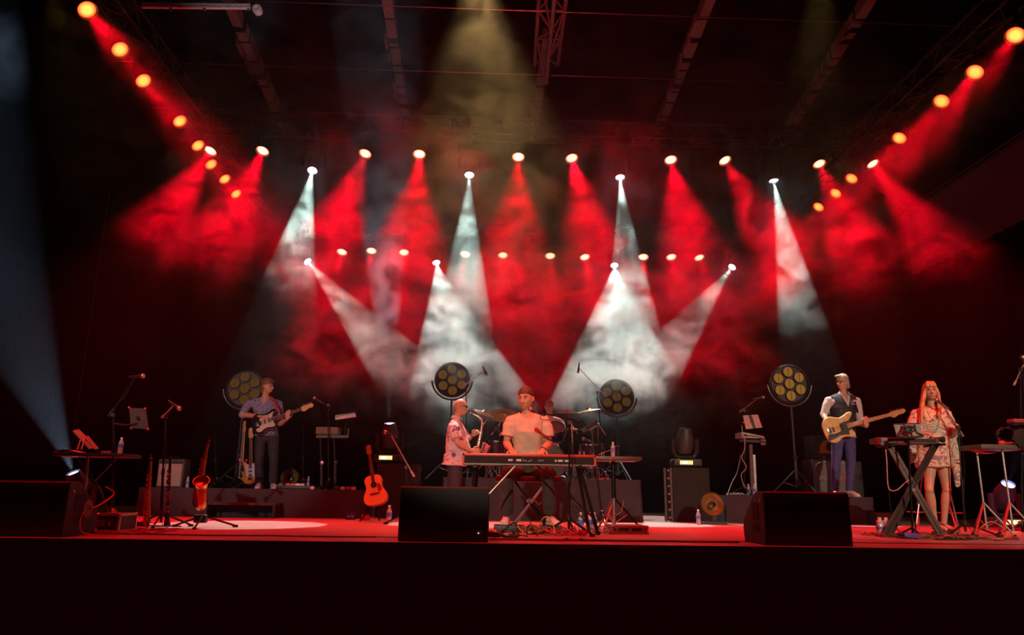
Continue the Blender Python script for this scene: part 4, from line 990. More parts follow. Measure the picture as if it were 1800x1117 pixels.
# tenor saxophone on its tripod stand
T8 = 8.0
sax('tenor_saxophone', 'brass tenor saxophone on a tripod stand, bell facing the hall', Q([(366, 779), (363, 790), (360, 803), (356, 822), (353, 850), (350, 872), (350, 884)], T8), [.013, .016, .024, .030, .036, .038, .038],
    [P(350, 884, T8), P(351, 892, T8 - .03), P(355, 889, T8 - .10), P(355, 870, T8 - .13), P(354.5, 856, T8 - .14), P(354, 846, T8 - .19)], [.034, .036, .040, .045, .055, .078], BRASS, (P(365.5, 781, T8), P(369, 768, T8)), 18)
tn = [o for o in COL.objects if o.name == 'tenor_saxophone'][0]
MB().prism([(-.04, -.10), (.045, -.10), (.045, .10), (-.035, .10)], P(346, 872, T8 - .045), (1, 0, 0), (0, 0, 1), .01, .002).build('key_guard', BRASS, tn)
MB().lathe(P(354, 846, T8 - .17), (0, -.9, .3), [(.065, 0), (.03, -.03), (0, -.04)], 20, cap=False).build('bell_throat', mat('dark_brass', (.28, .2, .06), .4, .9), tn)
p = fl(354, T8); t = thing('saxophone_stand', 'black tripod stand under the tenor saxophone', 'instrument stand', p)
MB().tube([p + V(0, .03, .05), P(356, 850, T8 + .06)], .012, 8).build('pole', STEEL, t)
MB().box(p + V(-.02, .0, .09), (.12, .08, .08), bev=.01).build('hub', BLK, t)
legs(t, (p.x, p.y, 0), .36, .12, a0=-PI / 2 + .15)
MB().tube([P(341, 870, T8 - .02), P(341, 888, T8 - .06), P(356, 892, T8), P(366, 880, T8 - .06)], .010, 6, sm=4).build('cradle', RUB, t)

# ------------------------------------------------------------------ music and keyboard stands on the left riser
p = P(574, 760, 11.6); t = thing('keyboard_stand', 'dark two-legged stand on the left riser under the small keyboard', 'keyboard stand', (p.x, 11.6, .4))
for px, zt_ in ((565, 815), (589, 815)):
    a = fl(px, 11.6, .4); MB().tube([a, P(px, zt_, 11.6)], .022, 8).build('leg', mat('dark_aluminium'), t)
    MB().tube([a.lerp(P(px, zt_, 11.6), .9), P(px - 2, 768, 11.6)], .015, 8).build('upper_post', BLK, t)
    MB().lathe(P(px + 1, 814, 11.57), (0, -1, 0), [(.035, 0), (.035, .012), (.02, .02)], 14).build('joint_knob', STEEL if px == 565 else BLK, t)
    MB().bar(a + V(0, -.2, .015), a + V(0, .25, .015), .04, .03).build('foot', RUB, t)
MB().bar(P(556, 768, 11.6), P(612, 768, 11.6), .04, .04).build('crossbar', BLK, t)
MB().tube([P(592, 768, 11.6), P(612, 768, 11.6), P(612, 754, 11.6)], .014, 8).build('arm', STEEL, t)
t = thing('small_keyboard', 'small brown-backed keyboard on the left riser stand', 'keyboard', P(574, 768, 11.7))
a, b = P(556, 764, 11.65), P(596, 752, 11.65)
MB().box(((a.x + b.x) / 2, 11.72, (a.z + b.z) / 2), (b.x - a.x, .26, b.z - a.z), bev=.008).build('case', mat('brown_unit', (.20, .11, .06), .6), t)
MB().box(((a.x + b.x) / 2, 11.72, b.z + .004), (b.x - a.x - .06, .22, .01)).build('top_panel', RUB, t)
t = thing('sheet_stand', 'tilted music desk with a white sheet, lit pink, on the left riser', 'music stand', P(605, 738, 11.7))
q = [P(590, 731, 11.62), P(624, 725, 11.62), P(627, 733, 11.52), P(590, 738.5, 11.52)]
slab(MB(), [P(588, 733, 11.55), P(624, 725, 11.55), P(627, 737, 11.85), P(592, 741, 11.85)], .008).build('desk', BLK, t)
slab(MB(), [v + V(0, -.03, .0) for v in q], .006).build('sheet', PAPER, t)
MB().tube([P(608, 738, 11.7), P(606, 768, 11.7)], .012, 8).build('post', BLK, t)
boom_stand('short boom stand with microphone left of the music desk', fl(577, 11.5, .4), .4, BW(577, 713, 11.5), BW(581, 716, 11.5), BW(560, 705, 11.45), micd=(-.8, -.1, .45), miclabel='round-headed microphone between guitarist and music desk', leg_r=.2, cable=False)
# pedals and small things on the left riser
def pedal(px, py, Y, z, label, col, w=.09):
    p = P(px, py, Y); p.z = z; t = thing('effect_pedal', label, 'pedal', p, 'effect pedals')
    MB().box(p + V(0, 0, .022), (w, .12, .044), bev=.008).build('case', col, t)
    MB().lathe(p + V(0, -.03, .044), (0, 0, 1), [(.012, 0), (.012, .01), (.008, .014)], 10).build('footswitch', CHR, t)
    for s in (-.02, .02): MB().lathe(p + V(s, .03, .044), (0, 0, 1), [(.009, 0), (.007, .012)], 8).build('knob', RUB, t)
REDB = mat('red_enamel', (.55, .04, .03), .4)
a, b = P(487, 860, 11.45), P(548, 860, 11.45)
t = thing('pedalboard', 'black pedalboard on the left riser at the feet of the guitarist', 'pedalboard', ((a.x + b.x) / 2, 11.5, .4))
MB().box(((a.x + b.x) / 2, 11.5, .42), (b.x - a.x, .26, .035), bev=.005).build('board', BLK, t)
MB().bar((a.x, 11.38, .445), (b.x, 11.38, .445), .02, .015).build('rail', mat('dark_aluminium'), t)
for px, lab, c in ((494, 'grey', mat('grey_unit')), (507, 'bright red wide', REDB), (515, 'second red', REDB), (524, 'white', WHT), (532, 'pale', mat('violet_white'))):
    pedal(px, 858, 11.52, .438, lab + ' effect pedal on the black pedalboard', c, .075)
for px, lab, c in ((594, 'dark', BLK), (603, 'pale', mat('violet_white')), (612, 'red', REDB), (622, 'white angled', WHT)):
    pedal(px, 860, 11.4, .40, lab + ' effect pedal at the right end of the left riser', c, .065)
pedal(550, 860, 11.4, .40, 'little violet pedal between pedalboard and stand legs', mat('violet_white'), .06)
bx = fl(616, 10.7); t = thing('blue_box', 'small blue box with dark sockets at the foot of the left riser', 'box', bx)
MB().box(bx + V(0, 0, .045), (.13, .10, .09), bev=.004).build('case', mat('blue_enamel', (.03, .05, .45), .4), t)
for s in (-.02, .03): MB().lathe(bx + V(s, -.05, .045), (0, -1, 0), [(.017, 0), (.017, .004), (.008, .004)], 10).build('socket', STEEL, t)
bx = fl(642, 10.5); MB().box(bx + V(0, 0, .035), (.10, .10, .07), bev=.006).build('small_box', mat('brick_red_box', (.35, .05, .04), .5), None, 'small reddish box beside the foot of the acoustic guitar stand', 'box')
# ------------------------------------------------------------------ people
def T3(side, front, upv): return Matrix((side, front, upv)).transposed()
def gs(d2, s): return math.exp(-d2 / (s * s))
def head(mb, c, f, up=V(0, 0, 1), s=1.0, jaw=1.0):
    "skull, jaw, nose, brow, lips, ears; returns the rotation used"
    c = Vector(c); f = Vector(f).normalized(); sd = f.cross(up).normalized(); u = sd.cross(f); Rm = T3(sd, f, u)
    e = MB().ell((0, 0, 0), (1, 1, 1), seg=36, rings=28); out = []
    for v in e.v:
        x, y, z = v
        w = .076; d = .098; h = .118
        if z < 0:
            k = -z; x *= 1 + .16 * jaw * k * k - (.16 / jaw) * k
            if y < 0: y *= 1 - .42 * k
            else: y *= 1 + .50 * k * k
        else:
            x *= 1 + .05 * math.sin(z * PI)
            if y < 0: y *= 1.06
        p = Vector((x * w, y * d * (.94 if y > 0 else 1), z * h))
        if y > 0:
            for sx_ in (-1, 1):
                dd = (p.x - sx_ * .031) ** 2 + (p.z - .006) ** 2
                p.y -= .013 * gs(dd, .017)
                p.y += .006 * gs((p.x - sx_ * .042) ** 2 + (p.z + .025) ** 2, .022)
            p.y += .006 * gs((p.z - .030) ** 2, .012) * gs(p.x ** 2, .045)
            p.y += .010 * gs((p.z + .100) ** 2 + p.x ** 2, .022)
            p.y -= .004 * gs((p.z + .082) ** 2 + p.x ** 2, .012)
        out.append(p)
    def W(q): return c + Rm @ (Vector(q) * s)
    mb.add([W(p) for p in out], e.f)
    mb.tube([W((0, .082, .022)), W((0, .096, -.002)), W((0, .112, -.026))], [.0075 * s, .0095 * s, .0115 * s], 8)
    mb.ell(W((0, .112, -.030)), .0125 * s, seg=10, rings=8)
    for q in (-1, 1):
        mb.ell(W((q * .012, .103, -.034)), .0085 * s, seg=8, rings=6)
        mb.ell(W((q * .080, -.004, -.008)), (.009 * s, .016 * s, .028 * s), rot=Rm @ Matrix.Rotation(q * .35, 3, 'Z'), seg=12, rings=8)
    mb.ell(W((0, .094, -.058)), (.024 * s, .008 * s, .006 * s), rot=Rm, seg=12, rings=6)
    mb.ell(W((0, .092, -.070)), (.020 * s, .008 * s, .006 * s), rot=Rm, seg=12, rings=6)
    return Rm, W
IRIS = mat('dark_iris', (.03, .015, .01), .2)
EYEW = mat('eye_white', (.55, .5, .47), .3)
LIPS = mat('lips', (.48, .15, .13), .5)
def face_parts(t, W, Rm, s, brow, closed=False, lips=LIPS):
    for q in (-1, 1):
        if not closed:
            e = MB().ell(W((q * .031, .077, .004)), (.0112 * s, .0098 * s, .0064 * s), rot=Rm, seg=12, rings=8).build('eye', EYEW, t)
            MB().ell(W((q * .031, .0862, .004)), (.0050 * s, .003 * s, .0050 * s), rot=Rm, seg=8, rings=6).build('iris', IRIS, e)
        MB().tube([W((q * .019, .0865, .011)), W((q * .031, .089, .013 if not closed else .001)), W((q * .044, .080, .008))], .0022 * s, 5, sm=3).build('eyelashes', IRIS, t)
        MB().tube([W((q * .014, .094, .026)), W((q * .030, .094, .032)), W((q * .047, .080, .026))], [.002 * s, .0042 * s, .002 * s], 6, sm=3).build('eyebrow', brow, t)
    MB().ell(W((0, .0995, -.0635)), (.023 * s, .0045 * s, .0035 * s), rot=Rm, seg=12, rings=6).build('lips', lips, t)
def hand(mb, w, fd, pn, thumb, curl=(25, 30, 20), s=1.0, spread=4, thumb_in=.4):
    "w wrist, fd finger direction, pn the way the palm faces, thumb = +1/-1 side"
    fd = Vector(fd).normalized(); pn = Vector(pn); pn = (pn - fd * pn.dot(fd)).normalized(); ac = fd.cross(pn) * thumb; w = Vector(w)
    lens = [(.040, .024, .020), (.046, .028, .022), (.042, .026, .021), (.032, .020, .018)]
    mb.ell(w + fd * .045 * s, (.041 * s, .048 * s, .0155 * s), rot=T3(ac, fd, ac.cross(fd)), seg=14, rings=8)
    for i in range(4):
        off = (.030 - i * .0205) * s; k = w + ac * off + fd * (.088 - (.004, 0, .004, .012)[i]) * s
        mb.tube([w + ac * off * .5, k], [.014 * s, .0108 * s], 8)
        p = k; d = Matrix.Rotation(R(spread * (1.5 - i)) * (1 if ac.cross(fd).dot(pn) < 0 else 1) * 0, 3, pn) @ fd; a = 0; pts = [k]; 
        for L_, cu in zip(lens[i], curl):
            a += R(cu); d = fd * math.cos(a) + pn * math.sin(a) + ac * (.05 * (1.5 - i)); p = p + d.normalized() * L_ * s; pts.append(p)
        mb.tube(pts, [.0098 * s, .0092 * s, .0083 * s, .0070 * s], 8)
        for q, r in zip(pts, (.0102, .0094, .0084, .0070)): mb.ell(q, r * s, seg=8, rings=6)
    t0 = w + ac * .026 * s + fd * .020 * s; t1 = t0 + (ac * .75 + fd * .6 + pn * thumb_in).normalized() * .042 * s
    t2 = t1 + (ac * .3 + fd * .9 + pn * thumb_in * 1.2).normalized() * .032 * s; t3 = t2 + (fd + pn * thumb_in * 1.4).normalized() * .026 * s
    mb.tube([t0, t1, t2, t3], [.015 * s, .0118 * s, .0102 * s, .008 * s], 8)
    for q, r in ((t1, .012), (t2, .0104), (t3, .008)): mb.ell(q, r * s, seg=8, rings=6)
def limb(mb, pts, rr, seg=14):
    pts = [Vector(p) for p in pts]; mb.tube(pts, rr, seg)
    for p, r in zip(pts, rr): mb.ell(p, r if not isinstance(r, tuple) else min(r), seg=12, rings=8)
def muscle(mb, a, b, r0, rm, r1, k=.35, seg=14):
    a, b = Vector(a), Vector(b); n = 6; pts = [a.lerp(b, i / n) for i in range(n + 1)]
    rr = [r0 * (1 - i / n) + r1 * (i / n) + (rm - (r0 * (1 - k) + r1 * k)) * math.sin(PI * min(1, (i / n) / (2 * k))) * (1 if i / n < 2 * k else 0) for i in range(n + 1)]
    limb(mb, pts, rr, seg)
def up_off(f): return V(0, 0, .012 * math.sin(PI * min(1, f * 1.3)))
def torso(mb, J, g=0.0, s=1.0, bottom=True, top=True, belly=0.0, lo=None, flare=0.0):
    A, B, pv, nb, fr = Vector(J['shA']), Vector(J['shB']), Vector(J['pv']), Vector(J['nb']), Vector(J['fr']).normalized()
    mid = (A + B) / 2; sd = (B - A).normalized(); hs = Vector(J.get('hipside', sd)).normalized(); hw = (B - A).length / 2
    def ring(f, w, d, dy=0):
        c = pv.lerp(mid, f); q = hs.lerp(sd, max(0, min(1, f))).normalized(); n = fr - q * fr.dot(q); n.normalize()
        return (c + n * dy, q * (w + g) * s, n * (d + g) * s)
    rr = []
    if bottom: rr += [ring(-.20, .10, .08), ring(-.12, .15 + flare, .105 + flare)]
    rr += [ring(0, .165 + flare * .7, .115 + flare * .5), ring(.22, .145, .105 + belly * .8, belly * .6), ring(.45, .148, .11 + belly, belly * .8), ring(.70, .168, .122, .012), ring(.88, hw * .94, .105, .004), ring(1.0, hw * .95, .086, -.005)]
    for f_, w_, d_ in ((.22, hw * .86, .074), (.42, hw * .66, .068), (.62, hw * .46, .063)): rr.append((mid.lerp(nb, f_) + up_off(f_), sd * (max(w_, .062) + g * .7) * s, fr * (d_ + g * .8) * s))
    if top: rr.append((nb, sd * (.062 + g) * s, fr * (.058 + g) * s))
    mb.loft(rr, 24, 2.3)
    for p in (A, B): limb(mb, [nb - V(0, 0, .045), p.lerp(nb, .12) + V(0, 0, -.030)], [(.050 + g) * s, (.044 + g) * s])
def body_skin(t, J, s=1.0, handA=None, handB=None, feet=True, voxel=.005, face='m', m=SKIN, bare=False, legsc=.86):
    mb = MB(); Rm, W = head(mb, J['hd'], J['f'], J.get('up', V(0, 0, 1)), s * J.get('hs', 1), 1.15 if face == 'm' else .9)
    hd = Vector(J['hd']); nb = Vector(J['nb']); fd = Vector(J['f']).normalized()
    limb(mb, [nb - V(0, 0, .03), nb.lerp(hd, .35), hd - V(0, 0, .05) - fd * .02], [.060 * s, .051 * s, .052 * s] if face == 'm' else [.054 * s, .045 * s, .046 * s])
    torso(mb, J, -.004, s)
    for k in 'AB':
        sh, el, wr = Vector(J['sh' + k]), Vector(J['el' + k]), Vector(J['wr' + k]); q = .88 if face == 'f' else 1
        sh = sh + (el - sh).normalized() * .034; mb.ell(sh, .050 * s * q, seg=12, rings=8)
        muscle(mb, sh, el, .047 * s * q, .050 * s * q, .038 * s * q); muscle(mb, el, wr, .038 * s * q, .044 * s * q, .026 * s * q, .3)
        h = handA if k == 'A' else handB
        if h: hand(mb, wr, s=s * .98 * q, **h)
        hp, kn, an = Vector(J['hip' + k]), Vector(J['kn' + k]), Vector(J['an' + k])
        muscle(mb, hp, kn, .078 * s * legsc, .08 * s * legsc, .052 * s * legsc); muscle(mb, kn, an, .050 * s * legsc, .058 * s * legsc, .034 * s * legsc, .3)
        toe = Vector(J['toe' + k]).normalized(); mb.ell(kn + V(0, -.01, 0), .052 * s * legsc, seg=12, rings=8)
        limb(mb, [an + V(0, 0, -.02), an + toe * .10 + V(0, 0, -.045), an + toe * .17 + V(0, 0, -.055)], [.030 * s, .022 * s, .016 * s] if not bare else [.034 * s, .03 * s, .022 * s])
    o = remesh(mb, 'body', m, t, voxel, 1)
    return Rm, W
def trousers(t, J, m, hem='AB', s=1.0, wide=1.0, name='trousers', hems=(.96, .96), extra=.0, voxel=.008, fold=(.006, 6, (1, 1, 1.6))):
    mb = MB(); pv = Vector(J['pv'])
    sd = Vector(J.get('hipside', Vector(J['shB']) - Vector(J['shA']))).normalized(); fr = Vector(J['fr']).normalized(); fr = (fr - sd * fr.dot(sd)).normalized()
    up = (Vector(J['nb']) - pv).normalized()
    mb.loft([(pv + up * .12, sd * .142 * s, fr * .104 * s), (pv, sd * .162 * s, fr * .116 * s), (pv - up * .09, sd * .165 * s, fr * .116 * s), (pv - up * .12, sd * .12 * s, fr * .08 * s)], 24, 2.4)
    cuts = []
    for k, hm_ in zip('AB', hems):
        hp, kn, an = Vector(J['hip' + k]), Vector(J['kn' + k]), Vector(J['an' + k]); e = kn.lerp(an, hm_)
        limb(mb, [hp, hp.lerp(kn, .5), kn], [.094 * s * wide, .086 * s * wide, .068 * s * wide])
        limb(mb, [kn, kn.lerp(e, .35)], [.068 * s * wide, .068 * s * wide])
        mb.tube([kn, kn.lerp(e, .35), kn.lerp(e, .75), e], [.066 * s * wide, .068 * s * wide, (.060 + extra) * s * wide, (.058 + extra) * s * wide], 16)
    return remesh(mb, name, m, t, voxel, 3, None, fold)
def shoe(t, J, k, m, sole, s=1.0):
    an = Vector(J['an' + k]); toe = Vector(J['toe' + k]).normalized(); toe = Vector((toe.x, toe.y, 0)).normalized(); g = J.get('ground', an.z - .08)
    sd = Vector((-toe.y, toe.x, 0)); b = Vector((an.x, an.y, g)); Rm = T3(toe, sd, V(0, 0, 1)); mb = MB()
    mb.ell(b + V(0, 0, .05) - toe * .01, (.055 * s, .04 * s, .045 * s), rot=Rm); mb.ell(b + toe * .07 + V(0, 0, .045), (.085 * s, .043 * s, .040 * s), rot=Rm)
    mb.ell(b + toe * .135 + V(0, 0, .032), (.075 * s, .048 * s, .030 * s), rot=Rm); mb.tube([b + V(0, 0, .04), b + V(0, 0, .095)], [.042 * s, .040 * s], 14)
    o = remesh(mb, 'shoe', m, t, .006, 2)
    pts = [(-.065, 0), (-.05, .033), (0, .036), (.08, .040), (.15, .048), (.20, .035), (.218, 0), (.20, -.035), (.15, -.048), (.08, -.040), (0, -.036), (-.05, -.033)]
    MB().prism(outline([(a * s, c * s) for a, c in pts], 3), b + V(0, 0, .012), toe, sd, .022, .003).build('sole', sole, o)
    lc = MB()
    for i in range(4):
        q = b + toe * (.05 + i * .022) + V(0, 0, .088 - i * .009); lc.tube([q - sd * .022, q + V(0, 0, .004), q + sd * .022], .003, 5)
    lc.build('laces', WHT if sole is not WHT else PAPER, o)
    return o
def sleeve(mb, J, k, f, r0=.070, r1=.066, s=1.0):
    "sleeve from shoulder to fraction f of upper arm (f>1 continues to the forearm)"
    sh, el, wr = Vector(J['sh' + k]), Vector(J['el' + k]), Vector(J['wr' + k])
    d_ = (el - sh).normalized(); q = sh + d_ * .034; sh = q
    mb.ell(q, .060 * s + (r0 - .068) * .5, seg=16, rings=10)
    if f <= 1: mb.tube([q, q.lerp(el, f * .3), sh.lerp(el, f)], [.058 * s, r0 * .97 * s, r1 * s], 18)
    else:
        mb.tube([q, q.lerp(el, .3), el], [.058 * s, r0 * .95 * s, r1 * s * .95], 18); mb.ell(el, r1 * s * .95, seg=12, rings=8); mb.tube([el, el.lerp(wr, f - 1)], [r1 * s * .95, r1 * s * .8], 18)
def skirt_shirt(mb, J, drop, g, s=1.0, belly=0.0, flare=.02):
    torso(mb, J, g, s, bottom=False, top=True, belly=belly)
    pv, mid = Vector(J['pv']), (Vector(J['shA']) + Vector(J['shB'])) / 2; up = (mid - pv).normalized(); sd = Vector(J.get('hipside', Vector(J['shB']) - Vector(J['shA']))).normalized()
    fr = Vector(J['fr']).normalized(); fr = (fr - sd * fr.dot(sd)).normalized()
    mb.loft([(pv + up * .12, sd * (.155 + g) * s, fr * (.112 + g + belly * .6) * s), (pv, sd * (.168 + g) * s, fr * (.12 + g + belly * .4) * s), (pv - up * drop, sd * (.172 + g + flare) * s, fr * (.125 + g + flare + belly * .3) * s)], 24, 2.3)
def vneck(J, depth, width, closed=.0):
    "cut function: opens the neckline and a V down the chest front"
    nb, fr, A, B = Vector(J['nb']), Vector(J['fr']).normalized(), Vector(J['shA']), Vector(J['shB']); sd = (B - A).normalized()
    def f(p):
        q = p - nb; x = q.dot(sd); z = q.z; y = q.dot(fr)
        if z > .0 and abs(x) < .105 and q.length < .2: return True
        if y > -.01 and z > -depth and abs(x) < width * (1 + z / depth) + .0: return True
        return abs(x) < .078 and z > -.028 and abs(y) < .10
    return f
def hair_cap(t, W, Rm, s, m, name='hair', extra=None, puffs=(), top=0.0, voxel=.005, fold=(.004, 28, (1, 1, .4))):
    mb = MB()
    mb.ell(W((0, -.014, .036 + top * .5)), (.083 * s, .102 * s, (.092 + top) * s), rot=Rm, seg=24, rings=18)
    mb.ell(W((0, -.036, -.005)), (.078 * s, .082 * s, .085 * s), rot=Rm, seg=20, rings=14)
    for p, r in puffs: mb.ell(W(p), tuple(k * s for k in r) if isinstance(r, tuple) else r * s, rot=Rm, seg=14, rings=10)
    if extra: extra(mb)
    return remesh(mb, name, m, t, voxel, 2, None, fold)
HAIRB = mat_ramp('brown_hair', 'noise', [(.3, (.09, .04, .02)), (.7, (.26, .12, .06))], 60, .55, (1, 1, .15), bump=.3)
HAIRG = mat_ramp('grey_blond_hair', 'noise', [(.3, (.30, .24, .17)), (.7, (.62, .52, .38))], 60, .55, (1, 1, .2), bump=.3)
HAIRD = mat_ramp('short_dark_hair', 'noise', [(.3, (.05, .025, .015)), (.7, (.13, .07, .045))], 80, .6, (1, 1, 1), bump=.3)
HAIRL = mat_ramp('long_blond_hair', 'noise', [(.3, (.36, .18, .07)), (.7, (.78, .48, .22))], 70, .45, (1, 1, .06), bump=.3)
DENIM = mat('denim', (.06, .07, .24), .8, 0, .25, 25, .25, 90)
NAVYT = mat('dark_trousers', (.035, .03, .045), .8, 0, .2, 12, .2, 70)
SOLE = mat('pale_sole', (.7, .65, .62), .6)
STRAPM = mat('dark_strap', (.03, .028, .025), .6)
def strap(t, pts, w, m, name='strap'):
    return MB().tube(smooth_path(pts, 6), [(w, .004)] * (6 * (len(pts) - 1) + 1), 6, up=(0, -1, .15)).build(name, m, t)

# ---- guitarist
Yg = 12.0
def g_(x, y, dy=0): return P(x, y, Yg + dy)
J = dict(hd=g_(469.5, 679.5), f=V(.97, -.22, -.04), nb=g_(466, 698, .02), shA=g_(441, 706, -.01), shB=g_(490, 707, .05), fr=V(.22, -1, 0),
         elA=g_(425, 729, -.06), wrA=g_(463, 733.5, -.22), elB=g_(492, 746, -.06), wrB=g_(505, 737, -.27), pv=g_(469, 765, .02),
         hipA=g_(459, 771), hipB=g_(480, 771), knA=g_(455, 813, -.06), knB=g_(481, 812, -.05), anA=g_(456, 851, .02), anB=g_(480, 851, .0), toeA=V(.15, -1, 0), toeB=V(.5, -1, 0), ground=.40)
t = thing('person', 'man with brown hair in a blue floral shirt playing a black and white electric guitar', 'person', (J['pv'].x, Yg, .40))
Rm, W = body_skin(t, J, .97, dict(fd=V(1, -.12, -.12), pn=V(.05, 1, .1), thumb=-1, curl=(35, 35, 25)), dict(fd=V(.05, -.12, 1), pn=V(0, 1, 0), thumb=-1, curl=(12, 35, 40), thumb_in=1.1))
face_parts(t, W, Rm, .97, HAIRB)
hair_cap(t, W, Rm, .97, HAIRB, puffs=[((0, -.07, -.055), (.07, .05, .06)), ((.062, -.03, -.01), (.022, .05, .05)), ((-.062, -.03, -.01), (.022, .05, .05)), ((0, .06, .088), (.07, .045, .028)), ((-.04, .05, .085), (.04, .05, .03)), ((0, -.09, -.085), (.06, .03, .04))], top=.012)
FLOR = mat_ramp('blue_floral_cloth', 'voronoi', [(.0, (.55, .52, .60)), (.25, (.10, .11, .34)), (.45, (.42, .40, .55)), (.62, (.07, .08, .26))], 46, .85, constant=True)
mb = MB(); skirt_shirt(mb, J, .02, .014, .97, flare=.015)
for k in 'AB': sleeve(mb, J, k, 1.08 if k == 'A' else .9, .072, .062, .97)
sh_ = remesh(mb, 'shirt', FLOR, t, .008, 3, vneck(J, .155, .055), (.009, 9, (1, 1, 1.3)))
cf = MB(); d = (J['wrA'] - J['elA']).normalized(); cf.tube([J['elA'] + d * .015, J['elA'] + d * .055], .058, 18); cf.tube([J['elB'].lerp(J['shB'], .12), J['elB'].lerp(J['shB'], .2)], .064, 18)
cf.build('rolled_cuff', mat('pale_floral_lining', (.5, .48, .56), .8), sh_)
trousers(t, J, NAVYT, s=.97, wide=1.0, extra=.012)
for k in 'AB': shoe(t, J, k, mat('grey_sneaker', (.45, .43, .45), .6), SOLE, .98)
strap(t, [g_(448, 741, -.18), g_(450, 715, .13), g_(462, 699, .12), g_(477, 701, -.06), g_(485, 713, -.20), g_(491, 725, -.20)], .028, mat('red_strap', (.5, .05, .04), .6), 'guitar_strap')
Gp0, Gp1 = P(442, 750, Yg - .22), P(551, 712, Yg - .27)
gt = guitar('electric_guitar', 'black electric guitar with mottled white pickguard, played by the man in floral shirt', 'guitar', Gp0, Gp1, (-.1, -1, .12), mat('gloss_black'), mat('pearl_guard', (.68, .56, .48), .35, 0, .15, 60))

# ---- bass player
Yb = 11.5
def b_(x, y, dy=0): return P(x, y, Yb + dy)
J = dict(hd=b_(1481, 672.5), f=V(-.88, -.46, -.10), nb=b_(1482, 692, .02), shA=b_(1457, 701, .02), shB=b_(1506, 702, -.01), fr=V(-.28, -1, 0),
         elA=b_(1448, 730, .02), wrA=b_(1453, 741, -.20), elB=b_(1512, 744, -.02), wrB=b_(1523, 750, -.30), pv=b_(1482, 764, .02),
         hipA=b_(1473, 771), hipB=b_(1493, 771), knA=b_(1469, 817, -.05), knB=b_(1496, 817, -.03), anA=b_(1468, 862, .02), anB=b_(1493, 863, .02), toeA=V(-.42, -1, 0), toeB=V(.22, -1, 0), ground=.40)
t = thing('person', 'man with grey hair and glasses in a navy vest and blue jeans playing a bass', 'person', (J['pv'].x, Yb, .40))
Rm, W = body_skin(t, J, 1.02, dict(fd=V(.6, -.15, -.8), pn=V(.2, 1, -.1), thumb=1, curl=(25, 30, 20)), dict(fd=V(.02, -.08, 1), pn=V(0, 1, 0), thumb=-1, curl=(12, 35, 40), thumb_in=1.1))
face_parts(t, W, Rm, 1.02, HAIRG)
hair_cap(t, W, Rm, 1.02, HAIRG, puffs=[((0, -.085, -.055), (.06, .04, .055)), ((.060, -.035, -.005), (.021, .04, .04)), ((-.060, -.035, -.005), (.021, .04, .04)), ((.02, .066, .102), (.055, .035, .022)), ((0, -.115, -.085), (.03, .025, .02))], top=.008)
gl = MB()
for q in (-1, 1):
    ring = [W((q * .033 + .023 * math.cos(a), .100 - abs(math.cos(a) * .004) - .010 * (q * math.cos(a) > .5), .004 + .016 * math.sin(a))) for a in [2 * PI * i / 16 for i in range(16)]]
    gl.tube(ring, .0024, 5, closed=True); gl.tube([W((q * .056, .094, .008)), W((q * .078, .04, .008)), W((q * .082, -.02, .004))], .0024, 5)
gl.tube([W((-.010, .102, .006)), W((.010, .102, .006))], .0026, 5); gl.build('glasses', BLK, t)
WSH = mat('white_shirt', (.66, .60, .62), .8, 0, .05, 8, .2, 40)
mb = MB(); skirt_shirt(mb, J, .05, .010, 1.02, flare=.012)
for k in 'AB': sleeve(mb, J, k, 1.02 if k == 'A' else 1.12, .068, .058, 1.02)
sh_ = remesh(mb, 'shirt', WSH, t, .008, 3, vneck(J, .16, .042), (.004, 9, (1, 1, 1.5)))
cl = MB()
for q in (-1, 1):
    sdv = (J['shB'] - J['shA']).normalized(); n0 = J['nb'] + V(0, 0, .035)
    a = n0 + sdv * q * .062 + V(0, -.02, .0); bq = n0 + sdv * q * .035 + V(0, -.085, -.045); c_ = n0 + sdv * q * .095 + V(0, -.078, -.075); d_ = n0 + sdv * q * .088 + V(0, -.01, -.03)
    slab(cl, [a, bq, c_, d_], .008)
cl.build('collar', WSH, sh_)
VEST = mat('navy_vest', (.018, .022, .045), .75, 0, .1, 20)
mb = MB(); torso(mb, dict(J, shA=J['shA'].lerp(J['shB'], .10), shB=J['shB'].lerp(J['shA'], .10)), .028, 1.02, bottom=False)
def vcut(p, f=vneck(J, .235, .085)): return f(p) or p.z < J['pv'].z + .03
vs_ = remesh(mb, 'vest', VEST, t, .008, 3, vcut, (.004, 8, (1, 1, 1)))
for z_ in (728,): MB().ell(P(1478.5, 722, Yb - .170), .009, seg=8, rings=6).build('button', CHR, vs_)
em = MB(); rnd = random.Random(5)
for i in range(16): em.ell(P(1499.5 + rnd.uniform(-4, 4), 709 + rnd.uniform(-5, 4), Yb - .146 + rnd.uniform(-.004, .004)), (rnd.uniform(.006, .014), .006, rnd.uniform(.004, .012)), seg=6, rings=5)
em.build('white_emblem', WSH, vs_)
trousers(t, J, DENIM, s=1.0, wide=.98, hems=(1.0, 1.0))
for k in 'AB': shoe(t, J, k, mat('white_sneaker', (.75, .65, .66), .5), SOLE, 1.02)
strap(t, [b_(1460, 745, -.10), b_(1462, 715, .16), b_(1484, 696, .15), b_(1499, 697, .0), b_(1504, 712, -.17), b_(1508, 726, -.20)], .032, STRAPM, 'guitar_strap')
guitar('bass_guitar', 'cream-yellow bass guitar with black pickguard and maple neck, played by the grey-haired man', 'guitar', P(1449, 760, Yb - .23), P(1592, 722, Yb - .30), (.12, -1, .10), mat('butter_cream', (.80, .58, .22), .3, coat=.5), BLK, 'bass', mat('maple_board', (.66, .32, .13), .4), mat('maple_board'))

